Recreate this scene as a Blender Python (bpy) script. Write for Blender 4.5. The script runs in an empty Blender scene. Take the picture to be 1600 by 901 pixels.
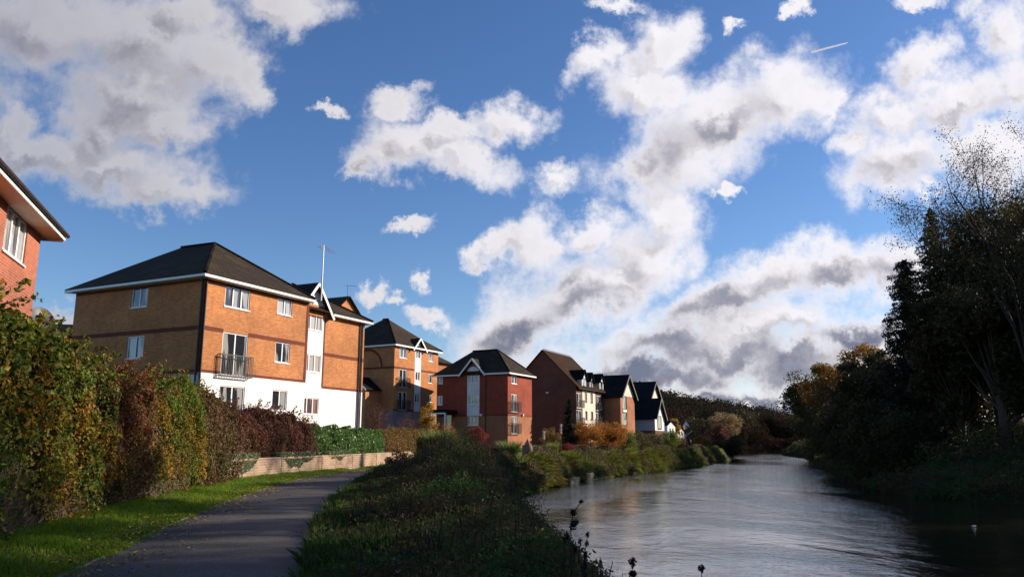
import bpy, math, random
import numpy as np
from mathutils import Vector
R_ = math.radians
rng = np.random.default_rng(7)
random.seed(7)
SC = bpy.context.scene
COL = SC.collection

# ------------------------------------------------------------------ camera
FPX = 1209.0; PITCH = R_(11.2); EYE = 1.6
cd = bpy.data.cameras.new('camera'); cam = bpy.data.objects.new('camera', cd); COL.objects.link(cam)
cd.sensor_width = 36; cd.lens = FPX/1600*36
cam.location = (0, 0, EYE); cam.rotation_euler = (R_(90)+PITCH, 0, 0)
cd.clip_start = 0.05; cd.clip_end = 30000
SC.camera = cam

# ------------------------------------------------------------------ light
SUN_AZ = R_(74)      # clockwise from +Y (view axis) to the right
SUN_EL = R_(23)
sd = bpy.data.lights.new('sun', 'SUN'); sd.energy = 5.0; sd.angle = R_(0.53); sd.color = (1.0, 0.87, 0.72)
sun = bpy.data.objects.new('sun', sd); COL.objects.link(sun)
sdir = Vector((math.sin(SUN_AZ)*math.cos(SUN_EL), math.cos(SUN_AZ)*math.cos(SUN_EL), math.sin(SUN_EL)))
sun.rotation_euler = (-sdir).to_track_quat('-Z', 'Y').to_euler()
SC.view_settings.view_transform = 'Standard'; SC.view_settings.look = 'None'
SC.view_settings.exposure = 0.5; SC.view_settings.gamma = 1; SC.view_settings.use_curve_mapping = False
SKY_STRENGTH = 0.10
CLOUD_STRENGTH = 0.77

def world():
    w = bpy.data.worlds.new('World'); SC.world = w; w.use_nodes = True
    nt = w.node_tree; nt.nodes.clear(); N = nt.nodes; L = nt.links
    def node(t, tree=nt, **kw):
        n = tree.nodes.new(t)
        for k, v in kw.items(): setattr(n, k, v)
        return n
    def put(tree, sock, v):
        if isinstance(v, bpy.types.NodeSocket): tree.links.new(v, sock)
        else: sock.default_value = v
    def M(op, a, b=None, c=None, tree=nt, clamp=False):
        n = tree.nodes.new('ShaderNodeMath'); n.operation = op; n.use_clamp = clamp
        for i, v in enumerate((a, b, c)):
            if v is not None: put(tree, n.inputs[i], v)
        return n.outputs[0]
    def V(op, a, b=None, tree=nt, out=0):
        n = tree.nodes.new('ShaderNodeVectorMath'); n.operation = op
        put(tree, n.inputs[0], a)
        if b is not None: put(tree, n.inputs[3 if op == 'SCALE' else 1], b)
        return n.outputs[out]
    def smooth(x, a, b, tree=nt):
        n = tree.nodes.new('ShaderNodeMapRange'); n.interpolation_type = 'SMOOTHSTEP'
        put(tree, n.inputs['Value'], x); n.inputs['From Min'].default_value = a; n.inputs['From Max'].default_value = b
        return n.outputs[0]
    # field groups: smooth union of soft ellipses laid over the sky (units of a twelfth of a radian or so)
    def field_group(name, blobs, k=0.35):
        g = bpy.data.node_groups.new(name, 'ShaderNodeTree')
        g.interface.new_socket('P', in_out='INPUT', socket_type='NodeSocketVector')
        g.interface.new_socket('D', in_out='OUTPUT', socket_type='NodeSocketFloat')
        gi = g.nodes.new('NodeGroupInput'); go = g.nodes.new('NodeGroupOutput')
        cur = None
        for b in blobs:
            x, y, rx, ry = b[:4]; a = b[4] if len(b) > 4 else 0
            m = g.nodes.new('ShaderNodeMapping'); m.vector_type = 'TEXTURE'
            m.inputs['Location'].default_value = (x/100, y/100, 0); m.inputs['Rotation'].default_value = (0, 0, R_(a))
            m.inputs['Scale'].default_value = (rx/100, ry/100, 1)
            if cur is None: g.links.new(gi.outputs[0], m.inputs['Vector'])
            else:                                # tiny link to the running value keeps the evaluation in sequence
                q = g.nodes.new('ShaderNodeVectorMath'); q.operation = 'MULTIPLY_ADD'
                g.links.new(cur, q.inputs[0]); q.inputs[1].default_value = (1e-7,)*3; g.links.new(gi.outputs[0], q.inputs[2])
                g.links.new(q.outputs[0], m.inputs['Vector'])
            ln = V('LENGTH', m.outputs[0], tree=g, out=1)
            cur = ln if cur is None else M('SMOOTH_MIN', cur, ln, k, tree=g)
        g.links.new(cur, go.inputs[0])
        return g
    shape = [(60,40,190,85),(230,60,150,75,8),(330,95,85,65),(215,140,120,70),(165,190,75,80),(250,195,85,48),(70,245,120,45),
             (170,265,150,42),(265,300,90,32),(20,205,45,40),(445,10,95,42),(395,115,35,45),(290,15,60,40),
             (622,158,55,24),(640,222,85,44,8),(588,245,52,36),(725,252,95,34,18),(798,190,58,36),(868,284,42,28,-15),(556,268,24,26),(700,200,60,22),
             (642,349,34,13),(668,434,18,17),(575,463,26,17),(623,475,22,14),(668,506,32,16),(90,500,34,20),(505,165,22,10),
             (1045,62,52,48),(1015,130,75,50),(1110,185,150,62,-22),(1225,150,95,68,-18),(1065,245,115,66,-22),(1000,270,55,46),
             (1050,335,58,55),(1010,395,85,62,-25),(925,102,58,30,-42),(840,385,52,46,-30),(925,368,62,36,-20),(790,392,55,26),(748,394,16,26),
             (980,8,42,16),(1145,45,16,16),(1243,10,14,14),(1140,294,24,13),(1300,150,26,20),
             (905,460,130,58,-12),(800,520,105,60,-25),(960,445,100,45,-28),(1110,480,130,46,-18),(1200,430,90,42,-15),(1300,425,110,46,-8),(1400,420,90,52),
             (1190,505,160,42,-5),(1350,525,120,40,-8),(1090,545,220,44),(960,590,280,44),(1290,575,210,48),(1150,640,380,50),(1480,480,90,60),
             (1400,255,95,56,-10),(1440,100,62,42,-15),(1565,45,52,75),(1555,235,95,65),(1385,175,70,45,-20),(1445,292,42,18),(1500,150,120,42,-12),(1325,228,34,28),(1600,130,70,50),(1440,5,40,14),
             (1750,300,180,120),(1850,120,160,70),(-160,120,170,100),(-250,320,120,70),(600,-150,220,60),(1200,-160,260,80),(1700,-120,200,60),(100,-160,260,80)]
    dark = [(1010,228,70,50,-20),(1120,195,70,22,-25),(905,485,110,26,-12),(1010,510,110,30,-10),(820,520,70,26,-15),(1150,470,85,24,-16),(1300,440,110,26,-8),(1410,445,70,26),
            (1345,515,90,24,-12),(1230,530,120,20,-10),(1060,585,270,34),(1000,480,90,22,-15),(1200,560,120,20),(1300,598,200,20),(930,552,160,20),(1180,625,260,12),(1020,535,90,22,-10),(1480,265,80,24),(880,440,60,16,-20)]
    G1 = field_group('cloud_layout', shape); G2 = field_group('cloud_shade_layout', dark, 0.5)
    tc = node('ShaderNodeTexCoord'); d = tc.outputs['Generated']
    cp, sp = math.cos(PITCH), math.sin(PITCH)
    fz = V('DOT_PRODUCT', d, (0, cp, sp), out=1)
    fzc = M('MAXIMUM', fz, 0.12)
    u = M('DIVIDE', V('DOT_PRODUCT', d, (1, 0, 0), out=1), fzc)
    v = M('DIVIDE', V('DOT_PRODUCT', d, (0, -sp, cp), out=1), fzc)
    cx = node('ShaderNodeCombineXYZ')
    L.new(M('MULTIPLY_ADD', u, 12.09, 8.0), cx.inputs[0]); L.new(M('MULTIPLY_ADD', v, -12.09, 4.505), cx.inputs[1])
    P = cx.outputs[0]
    def noise(vec, scale, detail=8, rough=0.55, dist=0.0, w_=0.0):
        if vec is P:
            n = node('ShaderNodeTexNoise', noise_dimensions='2D'); vec = V('ADD', vec, (w_*7.3, w_*3.1, 0))
        else: n = node('ShaderNodeTexNoise', noise_dimensions='3D')
        n.inputs['Scale'].default_value = scale; n.inputs['Detail'].default_value = detail
        n.inputs['Roughness'].default_value = rough; n.inputs['Distortion'].default_value = dist
        L.new(vec, n.inputs['Vector']); return n
    w1 = noise(P, 0.9, 8, 0.66, 0.0, 1.3)
    warp = V('SCALE', V('SUBTRACT', w1.outputs['Color'], (0.5, 0.5, 0.5)), 1.25)
    PW = V('ADD', P, V('MULTIPLY', warp, (1, 1, 0)))
    def field(g, vec):
        n = node('ShaderNodeGroup'); n.node_tree = g; L.new(vec, n.inputs[0]); return n.outputs[0]
    D0 = field(G1, PW)
    D1 = field(G1, V('ADD', PW, (0.30, -0.26, 0)))
    n2 = noise(P, 1.5, 9, 0.62, 0.0, 4.1)
    n3 = noise(P, 0.8, 4, 0.6, 0.0, 8.2)
    nf = M('SUBTRACT', n2.outputs[0], 0.5)
    f0 = M('MULTIPLY_ADD', nf, 1.15, M('SUBTRACT', 1.20, D0))
    # general cloud cover for the part of the sky behind and beside the view
    gen = noise(d, 2.6, 5, 0.6, 0.0, 2.0)
    fg = M('MULTIPLY', M('SUBTRACT', gen.outputs[0], 0.62), 6.0)
    front = smooth(fz, 0.30, 0.45)
    mix = node('ShaderNodeMix', data_type='FLOAT'); L.new(front, mix.inputs[0]); L.new(fg, mix.inputs[2]); L.new(f0, mix.inputs[3])
    f = mix.outputs[0]
    alpha = smooth(f, -0.16, 0.78)
    soft = smooth(M('ADD', u, M('MULTIPLY', nf, 0.3)), -0.66, -0.15)   # clouds to the left are thinner
    alpha = M('MULTIPLY', alpha, M('MULTIPLY_ADD', soft, 0.16, 0.82))
    # shade: thick middles and sides away from the sun are grey
    DD = field(G2, PW)
    dk = smooth(M('MULTIPLY_ADD', nf, 0.5, M('SUBTRACT', 1.45, DD)), -0.2, 1.35)
    side = smooth(M('ADD', M('SUBTRACT', D1, D0), M('MULTIPLY', M('SUBTRACT', n3.outputs[0], 0.5), 1.1)), 0.35, -0.45)
    flow = M('MULTIPLY_ADD', nf, 0.45, M('SUBTRACT', 1.10, D0))
    mixl = node('ShaderNodeMix', data_type='FLOAT'); L.new(front, mixl.inputs[0]); L.new(fg, mixl.inputs[2]); L.new(flow, mixl.inputs[3])
    thick = smooth(mixl.outputs[0], 0.22, 1.0)
    relief = smooth(M('MULTIPLY_ADD', n2.outputs[0], 0.6, M('MULTIPLY', n3.outputs[0], 0.9)), 0.5, 1.0)
    s1 = M('MULTIPLY', M('MULTIPLY', side, thick), 0.55)
    low = smooth(v, 0.02, -0.10)          # lower banks are seen from their shaded side
    s2 = M('MULTIPLY', M('MULTIPLY', dk, thick), M('MULTIPLY_ADD', low, 0.42, 0.64))
    sh = M('MAXIMUM', s1, s2)
    sh = M('ADD', sh, M('MULTIPLY', M('MULTIPLY', relief, thick), 0.10), clamp=True)
    # right of the frame (towards the sun) clouds are whiter
    cr = node('ShaderNodeValToRGB'); L.new(sh, cr.inputs[0]); e = cr.color_ramp.elements
    e[0].position = 0.0; e[0].color = (0.88, 0.86, 0.90, 1)
    e[1].position = 1.0; e[1].color = (0.165, 0.18, 0.255, 1)
    x = e.new(0.30); x.color = (0.60, 0.575, 0.61, 1)
    x = e.new(0.62); x.color = (0.325, 0.325, 0.385, 1)
    bright = smooth(u, -0.7, 0.25)
    cm = V('SCALE', cr.outputs[0], M('MULTIPLY_ADD', bright, 0.42, 0.60))
    sky = node('ShaderNodeTexSky', sky_type='NISHITA', sun_disc=False)
    sky.sun_elevation = SUN_EL; sky.sun_rotation = SUN_AZ; sky.altitude = 200
    sky.air_density = 1.0; sky.dust_density = 0.25; sky.ozone_density = 3.5
    hs = node('ShaderNodeHueSaturation'); hs.inputs['Saturation'].default_value = 1.14; hs.inputs['Hue'].default_value = .508; L.new(sky.outputs[0], hs.inputs['Color'])
    b1 = node('ShaderNodeBackground'); L.new(hs.outputs[0], b1.inputs[0]); b1.inputs[1].default_value = SKY_STRENGTH
    b2 = node('ShaderNodeBackground'); L.new(cm, b2.inputs[0]); b2.inputs[1].default_value = CLOUD_STRENGTH
    ms = node('ShaderNodeMixShader'); L.new(alpha, ms.inputs[0]); L.new(b1.outputs[0], ms.inputs[1]); L.new(b2.outputs[0], ms.inputs[2])
    out = node('ShaderNodeOutputWorld'); L.new(ms.outputs[0], out.inputs[0])
    w.cycles.sampling_method = 'MANUAL'; w.cycles.sample_map_resolution = 512
world()
SC.cycles.max_bounces = 5; SC.cycles.diffuse_bounces = 2; SC.cycles.glossy_bounces = 3
SC.cycles.transmission_bounces = 3; SC.cycles.caustics_reflective = False; SC.cycles.caustics_refractive = False

# ------------------------------------------------------------------ geometry of the view (survey of the site)
CP, SP = math.cos(PITCH), math.sin(PITCH)
def ray(px, py):
    a = (px-800)/FPX; b = (450.5-py)/FPX
    return np.array((a, CP-SP*b, SP+CP*b))
def at_z(px, py, z):
    r = ray(px, py); return np.array((0, 0, EYE)) + r*((z-EYE)/r[2])
def at_y(px, py, y):
    r = ray(px, py); return np.array((0, 0, EYE)) + r*(y/r[1])
def zx(z0x, z0y, sc):            # survey sheet -> bearing
    return lambda x, y: (z0x + x/sc, z0y + y/sc)

# ------------------------------------------------------------------ value noise
_H = rng.random((64, 64, 64))
def vnoise(p, scale=1.0):
    p = np.asarray(p, float)*scale + 100.0
    i = np.floor(p).astype(int); f = p-i; f = f*f*(3-2*f); i &= 63; j = (i+1) & 63
    x0, y0, z0 = i.T; x1, y1, z1 = j.T; fx, fy, fz = f.T
    a = _H[x0,y0,z0]*(1-fx)+_H[x1,y0,z0]*fx; b = _H[x0,y1,z0]*(1-fx)+_H[x1,y1,z0]*fx
    c = _H[x0,y0,z1]*(1-fx)+_H[x1,y0,z1]*fx; d = _H[x0,y1,z1]*(1-fx)+_H[x1,y1,z1]*fx
    return (a*(1-fy)+b*fy)*(1-fz)+(c*(1-fy)+d*fy)*fz
def fbm(p, scale=1.0, o=3):
    s = 0; w = 0; a = 1
    for k in range(o):
        s = s + a*vnoise(p, scale*2**k); w += a; a *= .5
    return s/w
def sstep(a, b, x):
    t = np.clip((x-a)/(b-a), 0, 1); return t*t*(3-2*t)

# ------------------------------------------------------------------ materials
MATS = {}
def mat(name, rough=0.8, spec=0.3):
    m = bpy.data.materials.new(name); m.use_nodes = True; MATS[name] = m
    b = m.node_tree.nodes['Principled BSDF']; b.inputs['Roughness'].default_value = rough
    b.inputs['Specular IOR Level'].default_value = spec
    return m, m.node_tree, b
def nd(nt, t, **kw):
    n = nt.nodes.new(t)
    for k, v in kw.items():
        if k in n.inputs: n.inputs[k].default_value = v
        else: setattr(n, k, v)
    return n
def ramp(nt, fac, stops):
    r = nd(nt, 'ShaderNodeValToRGB'); e = r.color_ramp.elements
    while len(e) > 1: e.remove(e[0])
    e[0].position = stops[0][0]; e[0].color = (*stops[0][1], 1)
    for p, c in stops[1:]:
        x = e.new(p); x.color = (*c, 1)
    nt.links.new(fac, r.inputs[0]); return r.outputs[0]
def mixc(nt, fac, a, b, mode='MIX'):
    n = nt.nodes.new('ShaderNodeMix'); n.data_type = 'RGBA'; n.blend_type = mode
    for s, v in ((n.inputs[0], fac), (n.inputs[6], a), (n.inputs[7], b)):
        if isinstance(v, bpy.types.NodeSocket): nt.links.new(v, s)
        elif isinstance(v, (int, float)): s.default_value = v
        else: s.default_value = (*v, 1)
    return n.outputs[2]
def bump(nt, bsdf, h, strength=0.5, dist=0.02):
    b = nd(nt, 'ShaderNodeBump'); b.inputs['Strength'].default_value = strength; b.inputs['Distance'].default_value = dist
    nt.links.new(h, b.inputs['Height']); nt.links.new(b.outputs[0], bsdf.inputs['Normal'])
def objnoise(nt, scale, detail=4, rough=.6, coord='Object', stretch=None):
    tc = nd(nt, 'ShaderNodeTexCoord'); n = nd(nt, 'ShaderNodeTexNoise'); n.inputs['Scale'].default_value = scale
    n.inputs['Detail'].default_value = detail; n.inputs['Roughness'].default_value = rough
    src = tc.outputs[coord]
    if stretch:
        mp = nd(nt, 'ShaderNodeMapping'); mp.inputs['Scale'].default_value = stretch; nt.links.new(src, mp.inputs[0]); src = mp.outputs[0]
    nt.links.new(src, n.inputs['Vector']); return n.outputs[0]
def plain(name, col, rough=0.7, spec=.3, var=0.25, scale=1.5, metal=0):
    m, nt, b = mat(name, rough, spec)
    n = objnoise(nt, scale, 5)
    c = ramp(nt, n, [(0.3, tuple(x*(1-var) for x in col)), (0.7, tuple(min(1, x*(1+var*.6)) for x in col))])
    nt.links.new(c, b.inputs['Base Color']); b.inputs['Metallic'].default_value = metal
    return m
def brickmat(name, c1, c2, mortar, wash=(0.2, 0.12), bw=.225, bh=.075, mort=.008):
    m, nt, b = mat(name, 0.88, .2)
    uv = nd(nt, 'ShaderNodeUVMap')
    bt = nd(nt, 'ShaderNodeTexBrick'); nt.links.new(uv.outputs[0], bt.inputs['Vector'])
    bt.inputs['Scale'].default_value = 1; bt.inputs['Brick Width'].default_value = bw; bt.inputs['Row Height'].default_value = bh
    bt.inputs['Mortar Size'].default_value = mort; bt.inputs['Mortar Smooth'].default_value = .3
    bt.inputs['Color1'].default_value = (*c1, 1); bt.inputs['Color2'].default_value = (*c2, 1); bt.inputs['Mortar'].default_value = (*mortar, 1)
    n = objnoise(nt, .5, 5, .65); n2 = objnoise(nt, .22, 3, .6, stretch=(1, 1, 2))
    n3 = objnoise(nt, 3.0, 6, .7, stretch=(1, 1, .15))
    c = mixc(nt, 1.0, bt.outputs[0], ramp(nt, n, [(0.3, (1-wash[0],)*3), (0.7, (1+wash[1],)*3)]), 'MULTIPLY')
    c = mixc(nt, 1.0, c, ramp(nt, n2, [(0.35, (.86, .86, .88)), (0.65, (1.1, 1.07, 1.03))]), 'MULTIPLY')
    c = mixc(nt, 1.0, c, ramp(nt, n3, [(0.25, (.82, .8, .8)), (0.5, (1, 1, 1))]), 'MULTIPLY')
    nt.links.new(c, b.inputs['Base Color'])
    inv = nd(nt, 'ShaderNodeMath', operation='SUBTRACT'); inv.inputs[0].default_value = 1; nt.links.new(bt.outputs['Fac'], inv.inputs[1])
    bump(nt, b, inv.outputs[0], .5, .008)
    return m
brickmat('orange_brick', (.62, .25, .09), (.42, .145, .05), (.52, .27, .13), mort=.012)
brickmat('brown_orange_brick', (.44, .18, .085), (.31, .12, .055), (.36, .19, .12))
brickmat('red_brick', (.36, .07, .035), (.27, .05, .028), (.30, .12, .08))
brickmat('house_brick', (.43, .13, .07), (.34, .095, .055), (.46, .27, .19))
brickmat('dark_red_brick', (.19, .075, .045), (.14, .055, .034), (.18, .09, .06))
brickmat('band_brick', (.21, .05, .03), (.16, .04, .025), (.2, .09, .06))
brickmat('garden_brick', (.44, .30, .20), (.31, .20, .13), (.52, .42, .31), (.35, .25), .34, .11, .014)
brickmat('grey_block', (.34, .29, .29), (.28, .24, .25), (.36, .32, .32))
def tilemat(name, c, moss, row=.32):
    m, nt, b = mat(name, .9, .08)
    uv = nd(nt, 'ShaderNodeUVMap')
    bt = nd(nt, 'ShaderNodeTexBrick'); nt.links.new(uv.outputs[0], bt.inputs['Vector'])
    bt.inputs['Scale'].default_value = 1; bt.inputs['Brick Width'].default_value = .33; bt.inputs['Row Height'].default_value = row
    bt.inputs['Mortar Size'].default_value = .03; bt.inputs['Mortar Smooth'].default_value = .6
    bt.inputs['Color1'].default_value = (*c, 1); bt.inputs['Color2'].default_value = (*[x*.75 for x in c], 1); bt.inputs['Mortar'].default_value = (*[x*.3 for x in c], 1)
    n = objnoise(nt, .6, 6, .7)
    col = mixc(nt, ramp(nt, n, [(0.5, (0, 0, 0)), (0.72, (.8,)*3)]), bt.outputs[0], moss)
    nt.links.new(col, b.inputs['Base Color'])
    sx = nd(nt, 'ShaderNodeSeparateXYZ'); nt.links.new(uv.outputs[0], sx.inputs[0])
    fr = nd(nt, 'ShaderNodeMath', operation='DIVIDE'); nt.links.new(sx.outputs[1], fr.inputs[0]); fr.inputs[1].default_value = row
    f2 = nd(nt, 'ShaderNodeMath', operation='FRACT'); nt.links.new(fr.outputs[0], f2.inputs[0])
    col = mixc(nt, 1.0, col, ramp(nt, f2.outputs[0], [(0, (.35,)*3), (.22, (.9,)*3), (1, (1.25,)*3)]), 'MULTIPLY')  # shade under each tile row put into the colour, the bump being faint
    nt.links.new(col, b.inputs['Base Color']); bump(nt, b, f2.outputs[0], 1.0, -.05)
    return m
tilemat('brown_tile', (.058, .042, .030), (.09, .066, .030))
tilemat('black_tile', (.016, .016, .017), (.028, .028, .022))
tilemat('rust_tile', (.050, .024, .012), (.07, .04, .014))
plain('white_render', (.80, .78, .75), .8, .2, .10, .8)
plain('cream_render', (.72, .62, .50), .8, .2, .1, .8)
plain('shaded_white_render', (.42, .42, .50), .8, .2, .1, .8)  # white wall's shaded side, the shade put into the colour
plain('white_upvc', (.80, .80, .80), .35, .4, .04, 2)
plain('soffit_board', (.60, .46, .36), .6, .3, .12, 1)
plain('black_pipe', (.03, .02, .02), .4, .5, .2, 2)
plain('iron', (.018, .018, .02), .45, .5, .2, 3)
plain('steel', (.60, .60, .62), .35, .5, .1, 3, .7)
plain('dark_timber', (.05, .035, .028), .8, .2, .3, 3)
plain('grey_timber', (.20, .18, .16), .85, .2, .3, 4)
plain('concrete', (.24, .22, .18), .9, .2, .35, 2)
plain('bark', (.085, .065, .05), .95, .1, .4, 6)
plain('pale_bark', (.12, .11, .10), .9, .1, .5, 4)
plain('twig', (.12, .075, .05), .9, .1, .4, 6)
plain('clay', (.30, .19, .13), .9, .1, .3, 3)
plain('dry_stem', (.045, .03, .025), .9, .1, .4, 6)
plain('dish_grey', (.10, .10, .11), .5, .4, .2, 3)
plain('seed_head', (.03, .02, .018), .95, .1, .4, 30)
def glassmat(name, dark, curtain, amount):
    m, nt, b = mat(name, .06, .8)
    uv = nd(nt, 'ShaderNodeUVMap'); n = nd(nt, 'ShaderNodeTexNoise'); n.inputs['Scale'].default_value = 1.3; n.inputs['Detail'].default_value = 1
    mp = nd(nt, 'ShaderNodeMapping'); mp.inputs['Scale'].default_value = (1.7, .25, 1); nt.links.new(uv.outputs[0], mp.inputs[0]); nt.links.new(mp.outputs[0], n.inputs['Vector'])
    w = nd(nt, 'ShaderNodeTexWave'); w.inputs['Scale'].default_value = 5; w.inputs['Distortion'].default_value = 2; nt.links.new(mp.outputs[0], w.inputs['Vector'])
    fold = ramp(nt, w.outputs[0], [(0, tuple(x*.6 for x in curtain)), (1, curtain)])
    k = ramp(nt, n.outputs[0], [(amount-.03, (1,)*3), (amount+.03, (0,)*3)])
    c = mixc(nt, k, dark, fold); nt.links.new(c, b.inputs['Base Color'])
    b.inputs['Coat Weight'].default_value = .6; b.inputs['Coat Roughness'].default_value = .02
    return m
glassmat('window_glass', (.022, .024, .03), (.42, .40, .38), .45)
glassmat('curtained_glass', (.05, .05, .055), (.55, .52, .5), .58)
glassmat('red_curtained_glass', (.08, .07, .07), (.36, .20, .18), .52)

def leafmat(name, cols, patch=None, trans=.35, pscale=.5, rough=.55, cut=.54):
    """leaf colours picked per leaf; patch = second palette that takes over in clumps"""
    m, nt, b = mat(name, rough, .25)
    at = nd(nt, 'ShaderNodeAttribute'); at.attribute_name = 'rnd'
    def rr(cs):
        n = len(cs); return ramp(nt, at.outputs['Fac'], [((i+.5)/n, c) for i, c in enumerate(cs)])
    c = rr(cols)
    if patch:
        n = objnoise(nt, pscale, 3, .6)
        ad = nd(nt, 'ShaderNodeMath', operation='MULTIPLY_ADD'); nt.links.new(at.outputs['Fac'], ad.inputs[0]); ad.inputs[1].default_value = .18; nt.links.new(n, ad.inputs[2])
        c = mixc(nt, ramp(nt, ad.outputs[0], [(cut, (0,)*3), (cut+.12, (1,)*3)]), c, rr(patch))
    nt.links.new(c, b.inputs['Base Color'])
    tr = nd(nt, 'ShaderNodeBsdfTranslucent'); nt.links.new(c, tr.inputs[0])
    mx = nd(nt, 'ShaderNodeMixShader'); mx.inputs[0].default_value = trans
    out = nt.nodes['Material Output']
    nt.links.new(b.outputs[0], mx.inputs[1]); nt.links.new(tr.outputs[0], mx.inputs[2]); nt.links.new(mx.outputs[0], out.inputs[0])
    return m
G = [(.035, .06, .012), (.06, .10, .02), (.09, .13, .025), (.05, .085, .02)]
leafmat('hedge_leaf_green', [(.06, .11, .015), (.11, .17, .02), (.18, .24, .03), (.26, .22, .03)], [(.40, .30, .03), (.42, .20, .02), (.26, .08, .015), (.15, .16, .02)], pscale=.55)
leafmat('hedge_leaf_yellow', [(.09, .14, .018), (.17, .22, .03), (.38, .32, .035), (.13, .14, .02)], [(.42, .27, .025), (.36, .12, .015), (.12, .15, .02), (.07, .11, .02)], pscale=.7)
leafmat('hedge_leaf_rust', [(.16, .06, .025), (.20, .08, .03), (.24, .05, .03), (.12, .08, .03)], [(.22, .16, .03), (.12, .12, .03), (.30, .10, .03), (.10, .10, .03)], pscale=.8)
leafmat('hedge_leaf_brown', [(.14, .085, .04), (.20, .10, .045), (.11, .07, .035), (.24, .15, .05)], [(.10, .11, .03), (.07, .09, .025), (.18, .14, .04), (.13, .07, .03)], pscale=.7)
leafmat('maroon_leaf', [(.13, .035, .03), (.18, .05, .035), (.10, .04, .03), (.2, .08, .045)], [(.22, .10, .05), (.14, .08, .04), (.1, .05, .03), (.26, .13, .06)], pscale=.9)
leafmat('laurel_leaf', [(.07, .15, .03), (.11, .21, .045), (.17, .28, .08), (.08, .15, .03)], trans=.22, rough=.3)
leafmat('beech_leaf', [(.24, .17, .045), (.30, .20, .05), (.20, .13, .04), (.17, .16, .04)], [(.22, .10, .035), (.26, .13, .04), (.18, .09, .03), (.2, .12, .04)], pscale=.8)
leafmat('ivy_leaf', [(.16, .2, .10), (.3, .36, .22), (.12, .16, .06), (.22, .28, .16)], trans=.2, rough=.35)
leafmat('scrub_leaf', [(.032, .08, .016), (.05, .12, .024), (.04, .095, .018), (.085, .15, .03)], [(.10, .075, .035), (.14, .10, .045), (.07, .08, .025), (.11, .055, .04)], pscale=.45, rough=.8, cut=.50)
leafmat('dead_weed', [(.10, .07, .045), (.14, .09, .05), (.07, .045, .03), (.10, .035, .025)], trans=.2)
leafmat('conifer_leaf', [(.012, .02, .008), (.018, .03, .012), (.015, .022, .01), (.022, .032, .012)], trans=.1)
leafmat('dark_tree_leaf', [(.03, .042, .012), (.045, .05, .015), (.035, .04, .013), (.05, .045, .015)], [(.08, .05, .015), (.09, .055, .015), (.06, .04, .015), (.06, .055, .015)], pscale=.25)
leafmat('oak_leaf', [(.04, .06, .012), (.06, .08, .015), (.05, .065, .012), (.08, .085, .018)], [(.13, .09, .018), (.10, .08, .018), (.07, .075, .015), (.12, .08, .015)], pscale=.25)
leafmat('orange_tree_leaf', [(.30, .12, .02), (.36, .15, .02), (.22, .10, .02), (.30, .17, .03)], [(.12, .10, .02), (.14, .11, .02), (.20, .10, .02), (.10, .08, .02)], pscale=.3, trans=.5)
leafmat('orange_shrub_leaf', [(.46, .16, .025), (.52, .21, .03), (.36, .10, .02), (.40, .22, .035)], [(.16, .15, .03), (.30, .07, .02), (.22, .14, .03), (.36, .20, .03)], pscale=.5)
leafmat('gold_leaf', [(.42, .24, .03), (.48, .30, .035), (.34, .17, .025), (.40, .24, .03)], trans=.4)
leafmat('willow_leaf', [(.34, .24, .10), (.40, .28, .13), (.28, .19, .08), (.32, .21, .09)], trans=.35)
leafmat('green_shrub_leaf', [(.12, .18, .03), (.18, .25, .035), (.24, .28, .04), (.14, .19, .03)], [(.18, .15, .04), (.13, .12, .035), (.20, .17, .04), (.10, .12, .03)], pscale=.6)
leafmat('olive_shrub_leaf', [(.08, .09, .03), (.12, .12, .035), (.07, .07, .025), (.14, .11, .04)], [(.15, .09, .04), (.12, .07, .035), (.1, .08, .03), (.16, .11, .045)], pscale=.6)
leafmat('crimson_leaf', [(.26, .03, .03), (.34, .05, .04), (.16, .025, .025), (.22, .06, .04)], trans=.35)
leafmat('hill_leaf', [(.022, .02, .012), (.028, .024, .013), (.024, .019, .012), (.03, .025, .013)], [(.055, .022, .012), (.045, .026, .013), (.04, .02, .012), (.05, .03, .014)], pscale=.012, trans=.3, rough=1)
leafmat('grass_blade', [(.13, .22, .015), (.18, .30, .02), (.24, .34, .03), (.16, .26, .02)], trans=.45)
leafmat('rough_grass_blade', [(.24, .31, .04), (.33, .37, .07), (.19, .26, .04), (.42, .36, .13)], [(.40, .29, .12), (.30, .22, .08), (.13, .15, .04), (.18, .14, .06)], pscale=.35, trans=.35)
leafmat('reed_blade', [(.16, .24, .06), (.22, .28, .08), (.12, .19, .04), (.26, .26, .1)], trans=.4)
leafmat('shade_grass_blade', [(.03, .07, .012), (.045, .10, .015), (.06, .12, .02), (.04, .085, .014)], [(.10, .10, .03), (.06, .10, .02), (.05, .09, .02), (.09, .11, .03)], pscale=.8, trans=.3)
leafmat('fallen_leaf', [(.38, .24, .04), (.28, .13, .03), (.16, .08, .03), (.40, .30, .06)], trans=.1)
leafmat('plume', [(.60, .55, .45), (.68, .62, .52), (.5, .45, .38), (.6, .5, .42)], trans=.4)

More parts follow.
